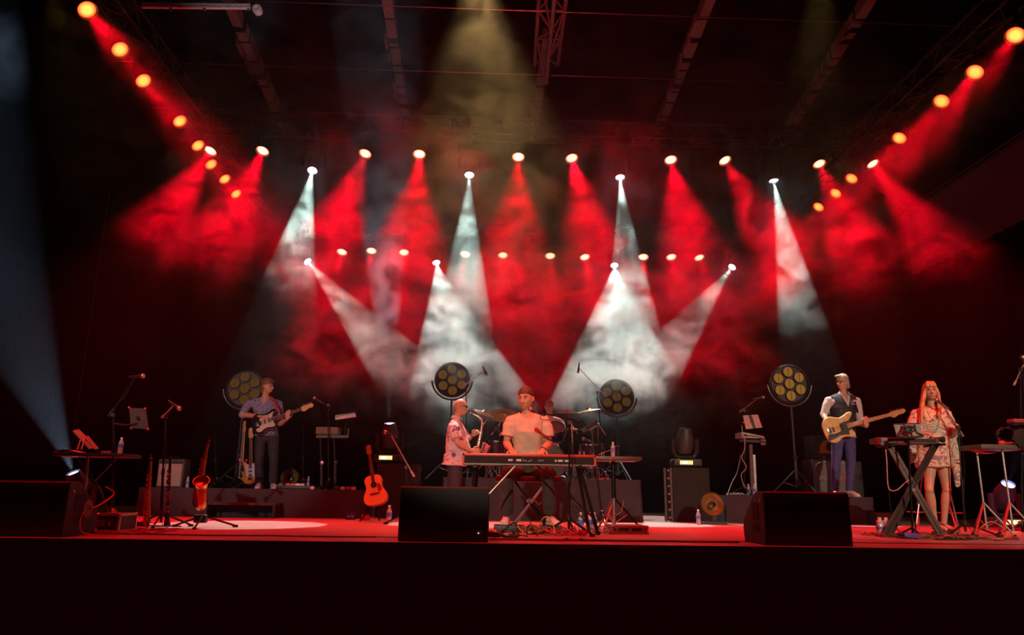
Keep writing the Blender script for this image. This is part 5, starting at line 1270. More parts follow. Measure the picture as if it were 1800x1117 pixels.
# ---- singer
Ys = 8.5
def s_(x, y, dy=0): return P(x, y, Ys + dy)
J = dict(hd=s_(1635, 689), f=V(-.34, -.94, .06), nb=s_(1637, 713, .02), shA=s_(1611, 724, .02), shB=s_(1663, 724, .02), fr=V(-.25, -1, 0),
         elA=s_(1602, 768, -.02), wrA=s_(1619, 763, -.22), elB=s_(1675, 766, -.02), wrB=s_(1679, 757, -.20), pv=s_(1643, 800, .02),
         hipA=s_(1634, 806), hipB=s_(1656, 806), knA=s_(1633, 862, -.05), knB=s_(1664, 862, -.03), anA=s_(1644, 921, .02), anB=s_(1659, 922, .02), toeA=V(.05, -1, 0), toeB=V(.15, -1, 0), ground=.0)
t = thing('person', 'woman with long blond hair in a short patterned kaftan singing behind a small keyboard', 'person', (J['pv'].x, Ys, 0))
Rm, W = body_skin(t, J, .93, dict(fd=V(.75, -.5, .1), pn=V(0, .3, -1), thumb=1, curl=(35, 40, 30)), dict(fd=V(.2, -.6, .5), pn=V(-1, 0, .2), thumb=1, curl=(60, 60, 40)), face='f', bare=True, legsc=.95)
face_parts(t, W, Rm, .93, HAIRL, lips=mat('rose_lips', (.60, .12, .12), .45))
def locks(mb):
    rnd = random.Random(3)
    for q in (-1, 1):
        for i in range(12):
            a = i / 11; x0 = q * (.050 + .028 * math.sin(a * PI)); y0 = .050 - .115 * a
            top = W((-x0 * .9, y0, .055)); end = s_(1635 + q * (13 + 6 * math.sin(a * 3) + rnd.uniform(-1, 3)) * (1.15 if q < 0 else .95), 742 + rnd.uniform(-8, 10) - a * 4, -.155 + a * .26)
            mid1 = W((-q * .078, y0 * 1.0, -.04)); mid2 = s_(1636 + q * (15.5 + rnd.uniform(-1.5, 1.5)), 716, -.09 + a * .21)
            mb.tube([top, mid1, mid2, end], [.017, .022, .022, .009], 8, sm=4)
    for i in range(8):
        x0 = -.05 + .1 * i / 7; mb.tube([W((x0, -.06, .03)), W((x0 * 1.1, -.10, -.05)), W((x0 * 1.3, -.11, -.15)), W((x0 * 1.3, -.12, -.24))], [.02, .024, .024, .012], 8, sm=3)
    for i in range(7):
        x0 = -.045 + .09 * i / 6; mb.tube([W((x0 * .5, .02, .122)), W((x0 * .9, .075, .098)), W((x0 * 1.15, .094, .062)), W((x0 * 1.25, .098, .040))], [.014, .013, .009, .003], 8, sm=3)
hair_cap(t, W, Rm, .93, HAIRL, extra=locks, top=.006)
KAFT = mat_ramp('printed_kaftan', 'noise', [(.0, (.16, .08, .20)), (.40, (.28, .24, .30)), (.455, (.70, .60, .44)), (.56, (.72, .63, .50)), (.615, (.38, .32, .34)), (.70, (.45, .14, .12))], 7.5, .85, (1, 1, 1.9), 4, 1.4)
mb = MB(); torso(mb, J, .022, .93, bottom=False); pv = J['pv']
hem = s_(1641, 822)
mb.loft([(pv + V(0, 0, .30), (.17, 0, 0), (0, .135, 0)), (pv + V(0, 0, .1), (.195, 0, 0), (0, .15, 0)), (pv, (.205, 0, 0), (0, .155, 0)), ((pv.x - .01, pv.y, hem.z), (.215, 0, 0), (0, .16, 0))], 28, 2.2)
# draped sleeves: broad at the wrist and hanging
for k, tips in (('A', [(1590, 792, .0), (1602, 815, .03)]), ('B', [(1676, 800, .02), (1683, 858, .05)])):
    sh0, el0, wr0 = J['sh' + k], J['el' + k], J['wr' + k]
    sleeve(mb, J, k, .9, .07, .08, .95)
    mb.tube([sh0.lerp(el0, .3), sh0.lerp(el0, .6), el0.lerp(wr0, .3)], [(.065, .07), (.085, .07), (.10, .06)], 16)
    for i in range(7):
        a = i / 6; top = sh0.lerp(el0, .25 + .7 * a); bx, by, bd = tips[0] if i < 3 else tips[1]
        bot = s_(bx + (i % 3) * (3.5 if k == 'A' else 1.5), by - (6 - i) * 2.0, bd + .02 * math.sin(i * 2))
        mb.tube([top, top.lerp(bot, .5) + V(-.012 if k == 'A' else .012, 0, 0), bot], [(.045, .028), (.042, .022), (.022, .010)], 10)
kf = remesh(mb, 'kaftan', KAFT, t, .008, 3, vneck(J, .07, .06), (.012, 6, (1.6, 1, .5)))
nk = MB(); nk.tube([s_(1628, 720, -.10), s_(1633, 731, -.165), s_(1640, 738, -.17), s_(1647, 731, -.165), s_(1651, 720, -.10)], .003, 5, sm=5); nk.ell(s_(1640, 739, -.172), .008, seg=8, rings=6); nk.build('necklace', CHR, t)
SAND = mat('bronze_sandal', (.22, .17, .15), .4, .4)
for k in 'AB':
    an = J['an' + k]; toe = J['toe' + k].normalized(); mb = MB()
    mb.prism(outline([(-.05, 0), (-.04, .03), (.04, .032), (.12, .042), (.18, .03), (.19, 0), (.18, -.03), (.12, -.042), (.04, -.032), (-.04, -.03)], 3), (an.x, an.y, .018), toe, V(-toe.y, toe.x, 0), .034, .004)
    for z_, r_ in ((.035, .044), (.0, .05), (-.035, .05)): mb.tube([an + V(math.cos(a) * r_, math.sin(a) * r_ - (.0 if z_ > 0 else .02), z_ - .015 - .018 * (math.sin(a) < 0)) for a in [2 * PI * i / 14 for i in range(14)]], .008, 6, closed=True)
    for z_ in (.05, .09): mb.tube([an + toe * z_ + V(-.045, 0, -.06), an + toe * z_ + V(0, 0, -.015 - z_ * .2), an + toe * z_ + V(.045, 0, -.06)], .008, 6, sm=3)
    mb.build('sandal', SAND, t)

# ---- saxophonist
Yx = 10.6
def x_(x, y, dy=0): return P(x, y, Yx + dy)
J = dict(hd=x_(809.5, 716), f=V(1, -.16, -.06), nb=x_(803, 736, 0), shA=x_(799, 748, -.19), shB=x_(805, 747, .19), fr=V(1, -.03, -.05), hipside=V(0, 1, 0),
         elA=x_(804, 777, -.27), wrA=x_(829, 793, -.16), elB=x_(819, 775, .20), wrB=x_(831, 766, .02), pv=x_(799, 815, 0),
         hipA=x_(800, 820, -.09), hipB=x_(800, 820, .09), knA=x_(800, 862, -.11), knB=x_(795, 862, .12), anA=x_(790, 905, -.1), anB=x_(792, 905, .14), toeA=V(1, -.2, 0), toeB=V(1, .1, 0), ground=.0)
t = thing('person', 'bald man in dark glasses and a pink patterned shirt playing saxophone in profile', 'person', (J['pv'].x, Yx, 0))
Rm, W = body_skin(t, J, 1.0, dict(fd=V(1, .15, -.1), pn=V(.1, 1, .1), thumb=1, curl=(30, 40, 30)), dict(fd=V(.6, -.3, .5), pn=V(.5, -.9, 0), thumb=-1, curl=(45, 45, 30)))
face_parts(t, W, Rm, 1.0, mat('pale_brow', (.5, .32, .25), .8))
sg = MB()
for q in (-1, 1):
    sg.ell(W((q * .033, .094, .006)), (.025, .006, .018), rot=Rm @ Matrix.Rotation(-q * .25, 3, 'Z'), seg=14, rings=8); sg.tube([W((q * .056, .088, .010)), W((q * .080, .04, .010)), W((q * .084, -.01, .004))], .003, 5)
sg.tube([W((-.012, .100, .010)), W((.012, .100, .010))], .003, 5); sg.build('sunglasses', mat('dark_glass', (.02, .01, .01), .1), t)
BOTAN = mat_ramp('pink_botanical_cloth', 'noise', [(.0, (.10, .05, .12)), (.355, (.22, .10, .22)), (.405, (.66, .50, .56)), (.60, (.72, .56, .60)), (.68, (.40, .22, .38))], 11, .85, (1, 1, 1), 5, 1.5)
mb = MB(); skirt_shirt(mb, J, .03, .020, 1.0, belly=.045, flare=.03)
for k in 'AB': sleeve(mb, J, k, .80, .080, .082)
sh_ = remesh(mb, 'shirt', BOTAN, t, .008, 3, vneck(J, .05, .05), (.010, 7, (1, 1, 1.2)))
cl = MB(); cl.tube([J['nb'] + V(math.cos(a) * .074 + .006, math.sin(a) * .070, .0 - .02 * math.cos(a)) for a in [.5 + 5.3 * i / 14 for i in range(15)]], [(.010, .026)] * 15, 6, up=(0, 0, 1)); cl.build('collar', BOTAN, sh_)
rnd = random.Random(11)
for (px, py, dy) in ((805, 754, -.275), (797, 799, -.22)):
    c = x_(px, py, dy); f = MB()
    for i in range(6): a = i * PI / 3; f.ell(c + V(math.cos(a) * .017, 0, math.sin(a) * .017), (.014, .006, .014), seg=8, rings=6)
    f.build('printed_flower', mat('violet_flower', (.20, .07, .32), .8), sh_)
trousers(t, J, NAVYT, s=1.0, wide=1.06)
for k in 'AB': shoe(t, J, k, BLK, SOLE)
strap(t, [x_(796, 741, .06), x_(802, 733, .0), x_(812, 741, -.08), x_(822, 760, -.06), x_(836, 772, -.04)], .014, STRAPM, 'neck_strap')
Yk = Yx - .06
ALTO = mat('silvered_brass', (.62, .48, .46), .25, 1, .2, 30, .1)
sax('alto_saxophone', 'silvery alto saxophone held by the bald man in profile', Q([(830, 727.5), (835, 730), (841, 733), (846.5, 738), (847.5, 746), (846, 758), (843, 774), (840, 790), (839, 797)], Yk), [.009, .010, .013, .014, .016, .020, .025, .029, .031],
    Q([(839, 797), (840, 804), (845, 806), (849, 799), (852, 790), (856, 782)], Yk - .03), [.031, .034, .038, .044, .056, .075], ALTO, (P(830.5, 727.7, Yk), P(822.8, 724.6, Yk)), 18)
al = [o for o in COL.objects if o.name == 'alto_saxophone'][0]

# ---- keyboard player
Yp = 8.45
def k_(x, y, dy=0): return P(x, y, Yp + dy)
J = dict(hd=k_(924.5, 701), f=V(-.42, -.89, -.16), nb=k_(927, 725, .02), shA=k_(899, 736, .02), shB=k_(956, 736, .02), fr=V(0, -1, 0),
         elA=k_(890, 780, .02), wrA=k_(900, 793, -.30), elB=k_(965, 781, .02), wrB=k_(953, 793, -.30), pv=k_(928, 820, .10),
         hipA=k_(914, 828, .10), hipB=k_(942, 828, .10), hs=1.12, knA=k_(892, 833, -.25), knB=k_(963, 833, -.25), anA=k_(890, 909, .0), anB=k_(967, 908, .0), toeA=V(-.15, -1, 0), toeB=V(.35, -1, 0), ground=.055)
t = thing('person', 'man with short dark hair in a cream t-shirt seated at the red keyboard', 'person', (J['pv'].x, Yp, 0))
Rm, W = body_skin(t, J, 1.0, dict(fd=V(.1, -1, -.15), pn=V(0, -.1, -1), thumb=-1, curl=(20, 30, 25)), dict(fd=V(-.25, -1, -.15), pn=V(0, -.1, -1), thumb=1, curl=(20, 30, 25)), voxel=.0045)
face_parts(t, W, Rm, 1.12, HAIRD, closed=True)
hair_cap(t, W, Rm, 1.10, HAIRD, voxel=.0045, fold=(.002, 50, (1, 1, 1)))
CREAM = mat('cream_tshirt', (.62, .52, .40), .85, 0, .07, 6, .1, 30)
mb = MB(); skirt_shirt(mb, J, .0, .020, 1.0, flare=.0)
for k in 'AB': sleeve(mb, J, k, .68, .080, .076)
def crew(p, nb=J['nb']):
    q = p - nb; return (q.x * q.x) / .0072 + ((q.y + .02) ** 2) / .0100 < 1 and q.z > -.055 - (.02 if q.y < -.03 else 0)
sh_ = remesh(mb, 'tshirt', CREAM, t, .007, 3, crew, (.011, 7, (1.3, 1, .9)))
for k in 'AB':
    a = J['sh' + k].lerp(J['el' + k], .66); d = (J['el' + k] - J['sh' + k]).normalized(); MB().tube([a - d * .015, a + d * .012], .080, 20).build('sleeve_hem', CREAM, sh_)
trousers(t, J, mat('charcoal_trousers', (.06, .05, .045), .8, 0, .2, 10, .25, 60), s=1.0, wide=1.05, hems=(.90, .90), extra=.016)
for k in 'AB': shoe(t, J, k, mat('white_trainer', (.62, .58, .56), .5), SOLE)
wb = MB(); d = (J['wrB'] - J['elB']).normalized(); wb.tube([J['wrB'] - d * .05, J['wrB'] - d * .03], .033, 14); wb.build('bracelet', STRAPM, t)

# ---- drummer
Yd = 12.7
def d_(x, y, dy=0): return P(x, y, Yd + dy)
J = dict(hd=d_(965.5, 715.5), f=V(-.25, -.96, -.06), nb=d_(966, 731, .02), shA=d_(944, 740, .02), shB=d_(985, 740, .02), fr=V(0, -1, 0),
         elA=d_(938, 768, -.05), wrA=d_(952, 774, -.30), elB=d_(990, 768, -.05), wrB=d_(981, 774, -.30), pv=d_(966, 796, .05),
         hipA=d_(957, 800, .05), hipB=d_(976, 800, .05), knA=d_(945, 806, -.38), knB=d_(988, 806, -.38), anA=d_(946, 836, -.35), anB=d_(988, 836, -.35), toeA=V(-.1, -1, 0), toeB=V(.1, -1, 0), ground=.60)
t = thing('person', 'drummer with cropped hair in a pale t-shirt, red-lit, behind the drum kit', 'person', (J['pv'].x, Yd, .60))
Rm, W = body_skin(t, J, .95, dict(fd=V(.2, -.9, .2), pn=V(0, -.2, -1), thumb=-1, curl=(60, 60, 40)), dict(fd=V(-.2, -.9, .2), pn=V(0, -.2, -1), thumb=1, curl=(60, 60, 40)), voxel=.006)
face_parts(t, W, Rm, .95, HAIRD)
hair_cap(t, W, Rm, .925, mat('cropped_grey_hair', (.35, .24, .2), .8, 0, .2, 60), fold=(.001, 50, (1, 1, 1)))
mb = MB(); skirt_shirt(mb, J, .0, .018, .95, flare=.0)
for k in 'AB': sleeve(mb, J, k, .75, .076, .072, .95)
remesh(mb, 'tshirt', mat('pale_pink_tshirt', (.65, .50, .48), .85, 0, .06, 6), t, .009, 3, lambda p, nb=J['nb']: ((p.x - nb.x) ** 2) / .0065 + ((p.y - nb.y + .02) ** 2) / .009 < 1 and p.z > nb.z - .05, (.009, 7, (1, 1, 1)))
trousers(t, J, BLK, s=.95)
for k in 'AB': shoe(t, J, k, BLK, SOLE, .95)
for k, px in (('A', 1), ('B', -1)):
    w = J['wr' + k] + V(0, -.07, -.02); MB().tube([w + V(0, .06, .02), w + V(px * .10, -.30, .10)], [.008, .005], 8).ell(w + V(px * .10, -.30, .10), .007, seg=8, rings=6).build('drumstick', MAPLE, None, 'wooden drumstick in the ' + ('left-hand side' if k == 'A' else 'right-hand side') + ' fist of the drummer', 'drumstick')
# ------------------------------------------------------------------ red keyboard, its stand, bench
REDK = mat('red_keyboard_lacquer', (.55, .05, .03), .35, 0, .05, 8, coat=.3)
Yq = 7.75; a, b = P(813, 797, Yq), P(1048, 800, Yq); zb_, zt_ = P(930, 818, Yq).z, P(930, 798.5, Yq).z
t = thing('stage_keyboard', 'long red and black stage keyboard in front of the seated player', 'keyboard', ((a.x + b.x) / 2, Yq, zb_))
cx, w = (a.x + b.x) / 2, b.x - a.x; hh = zt_ - zb_
MB().box((cx, Yq + .15, zb_ + .008), (w - .02, .28, .016)).build('underside', mat('grey_underside', (.28, .26, .25), .5, .4), t)
MB().box((cx, Yq + .012, zb_ + hh * .42), (w - .04, .02, hh * .60)).build('rear_panel', RUB, t)
MB().box((cx, Yq + .08, zt_ - .014), (w, .16, .028), bev=.004).build('top_panel', REDK, t)
for x in (a.x + .01, b.x - .01): MB().prism([(0, 0), (0, hh), (.16, hh), (.30, hh - .045), (.31, .0)], (x, Yq, zb_), (0, 1, 0), (0, 0, 1), .022, .003).build('end_cheek', REDK, t)
MB().bar((cx - w / 2 + .02, Yq + .305, zb_ + .03), (cx + w / 2 - .02, Yq + .305, zb_ + .03), .012, .05).build('key_slip', REDK, t)
kb, kk = MB(), MB(); n = 52; kw = (w - .08) / n
for i in range(n):
    x = cx - (w - .08) / 2 + kw * (i + .5); kb.box((x, Yq + .235, zb_ + .055), (kw * .94, .14, .02))
    if (i % 7) in (0, 1, 3, 4, 5): kk.box((x + kw / 2, Yq + .21, zb_ + .068), (kw * .5, .09, .02))
tag(kb.build('white_keys', WHT, t), kind='stuff'); tag(kk.build('black_keys', BLK, t), kind='stuff')
rnd = random.Random(2)
for px, wd_, m_ in ((896, .03, 'violet_white'), (900, .012, 'violet_white'), (912, .05, 'violet_white'), (921, .03, 'grey_unit'), (934, .02, 'grey_unit'), (951, .06, 'grey_unit'), (977, .02, 'violet_white'), (985, .05, 'violet_white'), (996, .04, 'violet_white')):
    p = P(px, 809, Yq); MB().box((p.x, Yq + .0, zb_ + hh * .42), (wd_, .012, .02)).build('socket_row', mat(m_), t)
for i, px in enumerate((914, 919, 925, 930)): MB().lathe(P(px, 811, Yq) + V(0, .003, 0), (0, -1, 0), [(.006, 0), (.006, .006), (.003, .006)], 8).build('jack_socket', STEEL, t)
t = thing('keyboard_stand', 'black crossed-leg stand carrying the red keyboard', 'keyboard stand', (cx, Yq + .1, 0))
DT = mat('dark_tube', (.03, .03, .032), .3, .7)
for pts in ([(1019, 822, .06), (1051, 939, -.15)], [(1015, 822, .22), (1035, 934, .30)], [(835, 820, .06), (826, 939, -.15)], [(838, 820, .22), (834, 934, .30)]):
    p0, p1 = P(pts[0][0], pts[0][1], Yq + pts[0][2]), fl(pts[1][0], Yq + pts[1][2]); MB().tube([p0, p1 + V(0, 0, .012)], .018, 8).build('leg', DT, t)
    MB().tube([p1 + V(0, -.03, .018), p1 + V(0, .03, .018)], .024, 8).build('foot', RUB, t)
for x0, x1 in ((909, 857), (941, 1003)): MB().tube([P(x0, 816, Yq + .05), P(x1, 872, Yq - .02)], .010, 8).build('brace', STEEL if x0 == 909 else DT, t)
MB().tube([P(1003, 872, Yq - .02), P(1048, 916, Yq - .08)], .010, 8).build('brace', DT, t)
MB().tube([P(857, 872, Yq - .02), P(832, 902, Yq - .08)], .010, 8).build('brace', DT, t)
for px in (835, 1017): MB().box(P(px, 819, Yq + .14) + V(0, 0, -.012), (.04, .30, .024)).build('support_arm', DT, t)
t = thing('piano_bench', 'padded bench on crossed legs under the keyboard player', 'bench', (P(928, 842, 8.5).x, 8.5, 0))
zs = P(928, 838, 8.5).z; bx0, bx1 = P(871, 840, 8.5).x, P(986, 840, 8.5).x
MB().box(((bx0 + bx1) / 2, 8.5, zs - .03), (bx1 - bx0, .32, .065), bev=.02).build('seat', mat('grey_vinyl', (.08, .075, .07), .5), t)
for y_ in (8.38, 8.64):
    for s_0, s_1 in ((904, 962), (962, 898)):
        lg = MB().tube([P(s_0, 846, y_), fl(s_1 if y_ < 8.5 else (s_1 + 4), y_ ) + V(0, 0, .02)], .013, 8).build('leg', STEEL if s_0 > 930 else DT, t)
MB().lathe(P(930, 880, 8.36), (0, -1, 0), [(.022, 0), (.028, .01), (.02, .03)], 12).build('pivot', CHR, t)
MB().tube([P(936, 876, 8.34), P(946, 888, 8.34), P(952, 884, 8.34)], .010, 8).build('height_lever', CHR, t)
for k in (-1, 1): MB().tube([((bx0 + bx1) / 2 + k * .22, 8.36, .014), ((bx0 + bx1) / 2 + k * .22, 8.66, .014)], .016, 8).build('foot_bar', RUB, t)
# pedals under the keyboard
def lowbox(x0, x1, Y, d, h, m, name, label, cat, bev=.004):
    a, b = fl(x0, Y), fl(x1, Y); t = thing(name, label, cat, ((a.x + b.x) / 2, Y + d / 2, 0))
    MB().box(((a.x + b.x) / 2, Y + d / 2, h / 2), (b.x - a.x, d, h), bev=bev).build('case', m, t); return t, a, b
t, a, b = lowbox(869, 922, 8.14, .42, .052, mat('dark_aluminium'), 'pedal_unit', 'flat dark pedal unit under the left foot of the keyboard player', 'pedal')
MB().box(((a.x + b.x) / 2, 8.16, .056), (b.x - a.x - .03, .03, .014)).build('ridge', BLK, t)
t, a, b = lowbox(955, 990, 8.16, .42, .045, BLK, 'expression_pedal', 'dark volume pedal by the right foot of the keyboard player', 'pedal')
MB().box(((a.x + b.x) / 2, 8.37, .048), (b.x - a.x - .02, .38, .014), rot=(0, 0, 0)).build('treadle', RUB, t)
t, a, b = lowbox(986, 1014, 7.5, .12, .05, mat('purple_blue_box', (.10, .06, .25), .5), 'pedal', 'violet-blue pedal box at the base of the black microphone stand', 'pedal')
p = fl(932, 7.6); t = thing('dark_bottle', 'small dark round bottle with tan label among the cables', 'bottle', p)
MB().lathe(p, (0, 0, 1), [(.02, 0), (.022, .01), (.022, .035), (.034, .05), (.034, .065), (.02, .085), (.006, .095), (.005, .115)], 14).build('body', BLK, t); MB().lathe(p, (0, 0, 1), [(.0232, .005), (.0235, .03)], 14, cap=False).build('wrapper', mat('tan_label', (.5, .3, .18), .7), t)
p = fl(868, 6.95); t = thing('plug_connector', 'yellow-ringed black cable connector on the floor by the centre monitor', 'connector', p)
MB().tube([p + V(-.05, 0, .035), p + V(.06, -.02, .03)], [.03, .026], 12).build('barrel', BLK, t); MB().tube([p + V(.0, 0, .034), p + V(.025, -.005, .033)], .0335, 14).build('yellow_ring', mat('yellow_plastic', (.6, .4, .05), .5), t)
MB().tube([p + V(.06, -.02, .03), p + V(.1, -.03, .012), p + V(.22, -.03, .008)], [.018, .012, .008], 8).build('cable_tail', RUB, t)
# ------------------------------------------------------------------ cables
def tangle(x0, x1, Y0, Y1, n, seed, m, name, label, z=.01, rad=.0055, loops=.05):
    rnd = random.Random(seed); mb = MB(); a, b = fl(x0, Y0).x, fl(x1, Y0).x
    for i in range(n):
        x, y = rnd.uniform(a, b), rnd.uniform(Y0, Y1); pts = []; h = rnd.uniform(0, 6.3)
        for k in range(rnd.randint(5, 9)):
            pts.append(V(x, y, z + rnd.random() ** 3 * loops)); h += rnd.uniform(-1.1, 1.1); st = rnd.uniform(.05, .13)
            x = min(b, max(a, x + math.cos(h) * st)); y = min(Y1, max(Y0, y + math.sin(h) * st * .8))
        mb.tube(pts, rad * rnd.uniform(.7, 1.2), 6, sm=4)
    o = mb.build(name, m, None, label, 'cables', kind='stuff'); return o
def cable(pts, m, label, rad=.006, sm=6, name='cable'): return MB().tube(pts, rad, 6, sm=sm).build(name, m, None, label, 'cable')
CRED, CBR = mat('red_and_red_lit'), mat('brown_cable', (.16, .07, .04), .5)
tangle(925, 1020, 7.2, 8.1, 34, 1, CBR, 'cable_tangle', 'brown tangle of cables on the floor under the keyboard', loops=.07)
tangle(960, 1030, 7.15, 7.6, 12, 4, CRED, 'cable_tangle', 'red cables in the pile right of the black stand', .02, loops=.06)
tangle(875, 945, 7.1, 7.7, 10, 2, RUB, 'cable_tangle', 'black cables looping left of the keyboard pedals', .008, loops=.03)
tangle(1045, 1075, 7.7, 8.4, 12, 6, mat('grey_cable', (.30, .32, .32), .5), 'cable_tangle', 'white-lit coil of cable left of the long flat silver case', .01, loops=.05)
tangle(1575, 1790, 7.4, 8.1, 38, 7, CBR, 'cable_tangle', 'brown tangle of cables around the feet of the singer', loops=.03)
tangle(1600, 1760, 7.3, 7.7, 12, 8, RUB, 'cable_tangle', 'black cables running in front of the singer', .008, loops=.02)
tangle(152, 262, 6.7, 7.6, 12, 9, CBR, 'cable_tangle', 'cables spread on the floor right of the silver rack case', loops=.015)
tangle(1292, 1312, 11.25, 11.7, 8, 12, mat('grey_cable'), 'cable_tangle', 'pale cables and small boxes on the left end of the bass riser', .41, loops=.03)
cable([fl(947, 7.6) + V(0, 0, .01), fl(951, 7.5) + V(0, 0, .13), fl(962, 7.45) + V(0, 0, .17), fl(972, 7.4) + V(0, 0, .10), fl(976, 7.3) + V(0, 0, .01)], mat('ochre_cable', (.45, .22, .08), .5), 'ochre cable arching up from the pile under the keyboard', .0065)
cable([fl(905, 7.3) + V(0, 0, .11), fl(914, 7.25) + V(0, 0, .06), fl(925, 7.2) + V(0, 0, .01), fl(940, 7.15) + V(0, 0, .01), fl(955, 7.2) + V(0, 0, .01)], mat('orange_cable', (.55, .14, .05), .5), 'orange cable slanting off the black lead beside the pedals', .006)
cable([fl(880, 7.3) + V(0, 0, .02), fl(904, 7.28) + V(0, 0, .12), fl(911, 7.26) + V(0, 0, .01), fl(907, 7.0) + V(0, 0, .01), fl(885, 6.95) + V(0, 0, .01)], RUB, 'black lead standing up in a bend by the centre monitor', .010)
cable([fl(x, 6.55) + V(0, .02 * math.sin(x * .05), .006) for x in range(860, 1330, 40)], mat('thin_black_cable', (.02, .015, .015), .6), 'thin black cable along the stage edge between two monitors', .006)
cable([fl(x, 6.7) + V(0, .03 * math.sin(x * .03), .006) for x in range(165, 700, 45)], mat('thin_black_cable'), 'thin black cable along the stage edge on the left', .006)
p = fl(1008, 6.65); t = thing('inline_connector', 'tan cable joint lying near the stage edge below the keyboard', 'connector', p); MB().tube([p + V(-.045, 0, .012), p + V(.05, 0, .012)], [.012, .012], 10).build('sleeve', mat('tan_label'), t); MB().tube([p + V(.05, 0, .012), p + V(.085, 0, .01)], [.011, .006], 8).tube([p + V(-.08, 0, .01), p + V(-.045, 0, .012)], [.006, .011], 8).build('boot', RUB, t)
# ------------------------------------------------------------------ tray table right of the keyboard
Yr = 8.25; a, b = P(1052, 800, Yr), P(1128, 802, Yr); z0 = P(1090, 806, Yr).z
t = thing('tray_table', 'grey tray on a tripod stand at the right end of the keyboard', 'table', ((a.x + b.x) / 2, Yr, 0))
MB().box(((a.x + b.x) / 2 - .03, Yr + .18, z0), (b.x - a.x + .06, .40, .035), bev=.006).build('tray', mat('tray_grey', (.13, .12, .12), .4), t)
MB().box(((a.x + b.x) / 2 - .03, Yr + .18, z0 - .022), (b.x - a.x, .34, .01)).build('tray_underside', mat('grey_underside'), t)
c0 = fl(1080, Yr + .15)
MB().tube([(c0.x, c0.y, .05), (c0.x, c0.y, z0 - .03)], .018, 10).build('pole', STEEL, t); MB().tube([(c0.x, c0.y, .35), (c0.x, c0.y, z0 - .03)], .024, 10).build('sleeve', DT, t)
for px, dy in ((1050, -.1), (1062, .35), (1129, -.02)):
    e = fl(px, c0.y + dy); MB().tube([(c0.x, c0.y, .36), e + V(0, 0, .012)], .011, 8).build('leg', CHR if px < 1100 else DT, t); MB().tube([(c0.x, c0.y, .08), V(c0.x, c0.y, .36).lerp(e, .5)], .006, 6).build('strut', STEEL, t); MB().ell(e + V(0, 0, .014), .018, seg=8, rings=6).build('foot', RUB, t)
bottle((P(1081, 800, Yr).x, Yr + .12, z0 + .018), .165, 'water bottle standing on the grey tray')
t = MB(); t.grid(lambda u, v: V(P(1097, 800, Yr).x + u * .17, Yr + .04 + v * .13, z0 + .022 + .012 * math.sin(u * 5)), 8, 3); t.build('paper_sheet', mat('yellowed_paper', (.62, .42, .16), .8), None, 'creased yellowish papers on the right end of the grey tray', 'papers')
cable([P(1052, 800, Yr - .05), P(1066, 794, Yr), P(1080, 791, Yr + .05), P(1078, 796, Yr - .04), P(1072, 815, Yr - .04)], mat('ochre_cable'), 'thin cable crossing the grey tray to the keyboard', .0035)
cable([P(1096, 880, 8.1), P(1094, 893, 8.05), P(1088, 903, 8.0), P(1062, 915, 7.95), P(1040, 925, 7.9)], mat('ochre_cable'), 'thin cable swinging off the tripod below the grey tray', .003)
# ------------------------------------------------------------------ drum kit
SHELL = mat('blue_drum_shell', (.035, .018, .045), .2, .2, .2, 15, coat=.6); SKN = mat('drum_skin', (.5, .42, .42), .5)
CYM = mat('cymbal_bronze', (.70, .30, .16), .38, 1, .1, 40)
def drum(name, label, c, axis, r, h, lugs=8, front=None):
    c = Vector(c); ax_ = Vector(axis).normalized(); t = thing(name, label, 'drum', c - ax_ * h / 2, 'drums of the kit'); b = c - ax_ * h / 2; s, u, d = frame(ax_)
    MB().lathe(b, ax_, [(r, .01), (r, h - .01)], 28, cap=False).build('shell', SHELL, t)
    for z_ in (0, h): MB().lathe(b + ax_ * z_, ax_, [(r * 1.01, -.012), (r * 1.04, -.010), (r * 1.04, .010), (r * .99, .012)], 28, cap=False).build('hoop', CHR, t)
    for z_ in (.002, h - .002): MB().lathe(b + ax_ * z_, ax_, [(0, 0), (r, 0)], 28, cap=False).build('head', front if front and z_ > .01 else SKN, t)
    for i in range(lugs):
        a = 2 * PI * i / lugs; q = s * math.cos(a) + u * math.sin(a)
        MB().tube([b + q * (r + .012) + ax_ * .005, b + q * (r + .012) + ax_ * (h - .005)], .004, 5).tube([b + q * (r + .008) + ax_ * h * .3, b + q * (r + .008) + ax_ * h * .7], .011, 6).build('lug', CHR, t)
    return t
Ym = 12.1
bd = P(962, 822, Ym); drum('bass_drum', 'bass drum on the riser, seen below the keyboard', (bd.x, Ym - .1, .6 + .275), (0, -1, .02), .265, .36, 8, mat('dark_head', (.05, .03, .04), .3))
drum('floor_tom', 'floor tom at the right end of the kit', P(1040, 806, Ym) + V(0, 0, .03), (0, -.05, 1), .19, .36)
drum('floor_tom', 'floor tom at the left end of the kit by the saxophone', P(872, 800, Ym) + V(0, 0, .04), (.05, -.05, 1), .18, .34)
drum('rack_tom', 'rack tom tilted in front of the drummer on the right', P(978, 760, Ym - .1), (-.05, -.70, .65), .135, .22, front=mat('clear_dark_head', (.10, .06, .08), .15))
drum('rack_tom', 'rack tom hidden behind the keyboard player', P(938, 757, Ym - .1), (.05, -.80, .55), .125, .20)
drum('snare_drum', 'snare drum left of the seated drummer', P(912, 778, Ym + .1), (0, -.12, 1), .165, .14)
ft = [o for o in COL.objects if o.name == 'floor_tom'][0]
for px in (1024, 1058, 1040): MB().tube([P(px, 800, Ym + (.19 if px == 1040 else 0)), fl(px, Ym + (.19 if px == 1040 else 0), .6)], .007, 6).build('leg', CHR, ft)
ft = [o for o in COL.objects if o.name == 'floor_tom.001'][0]
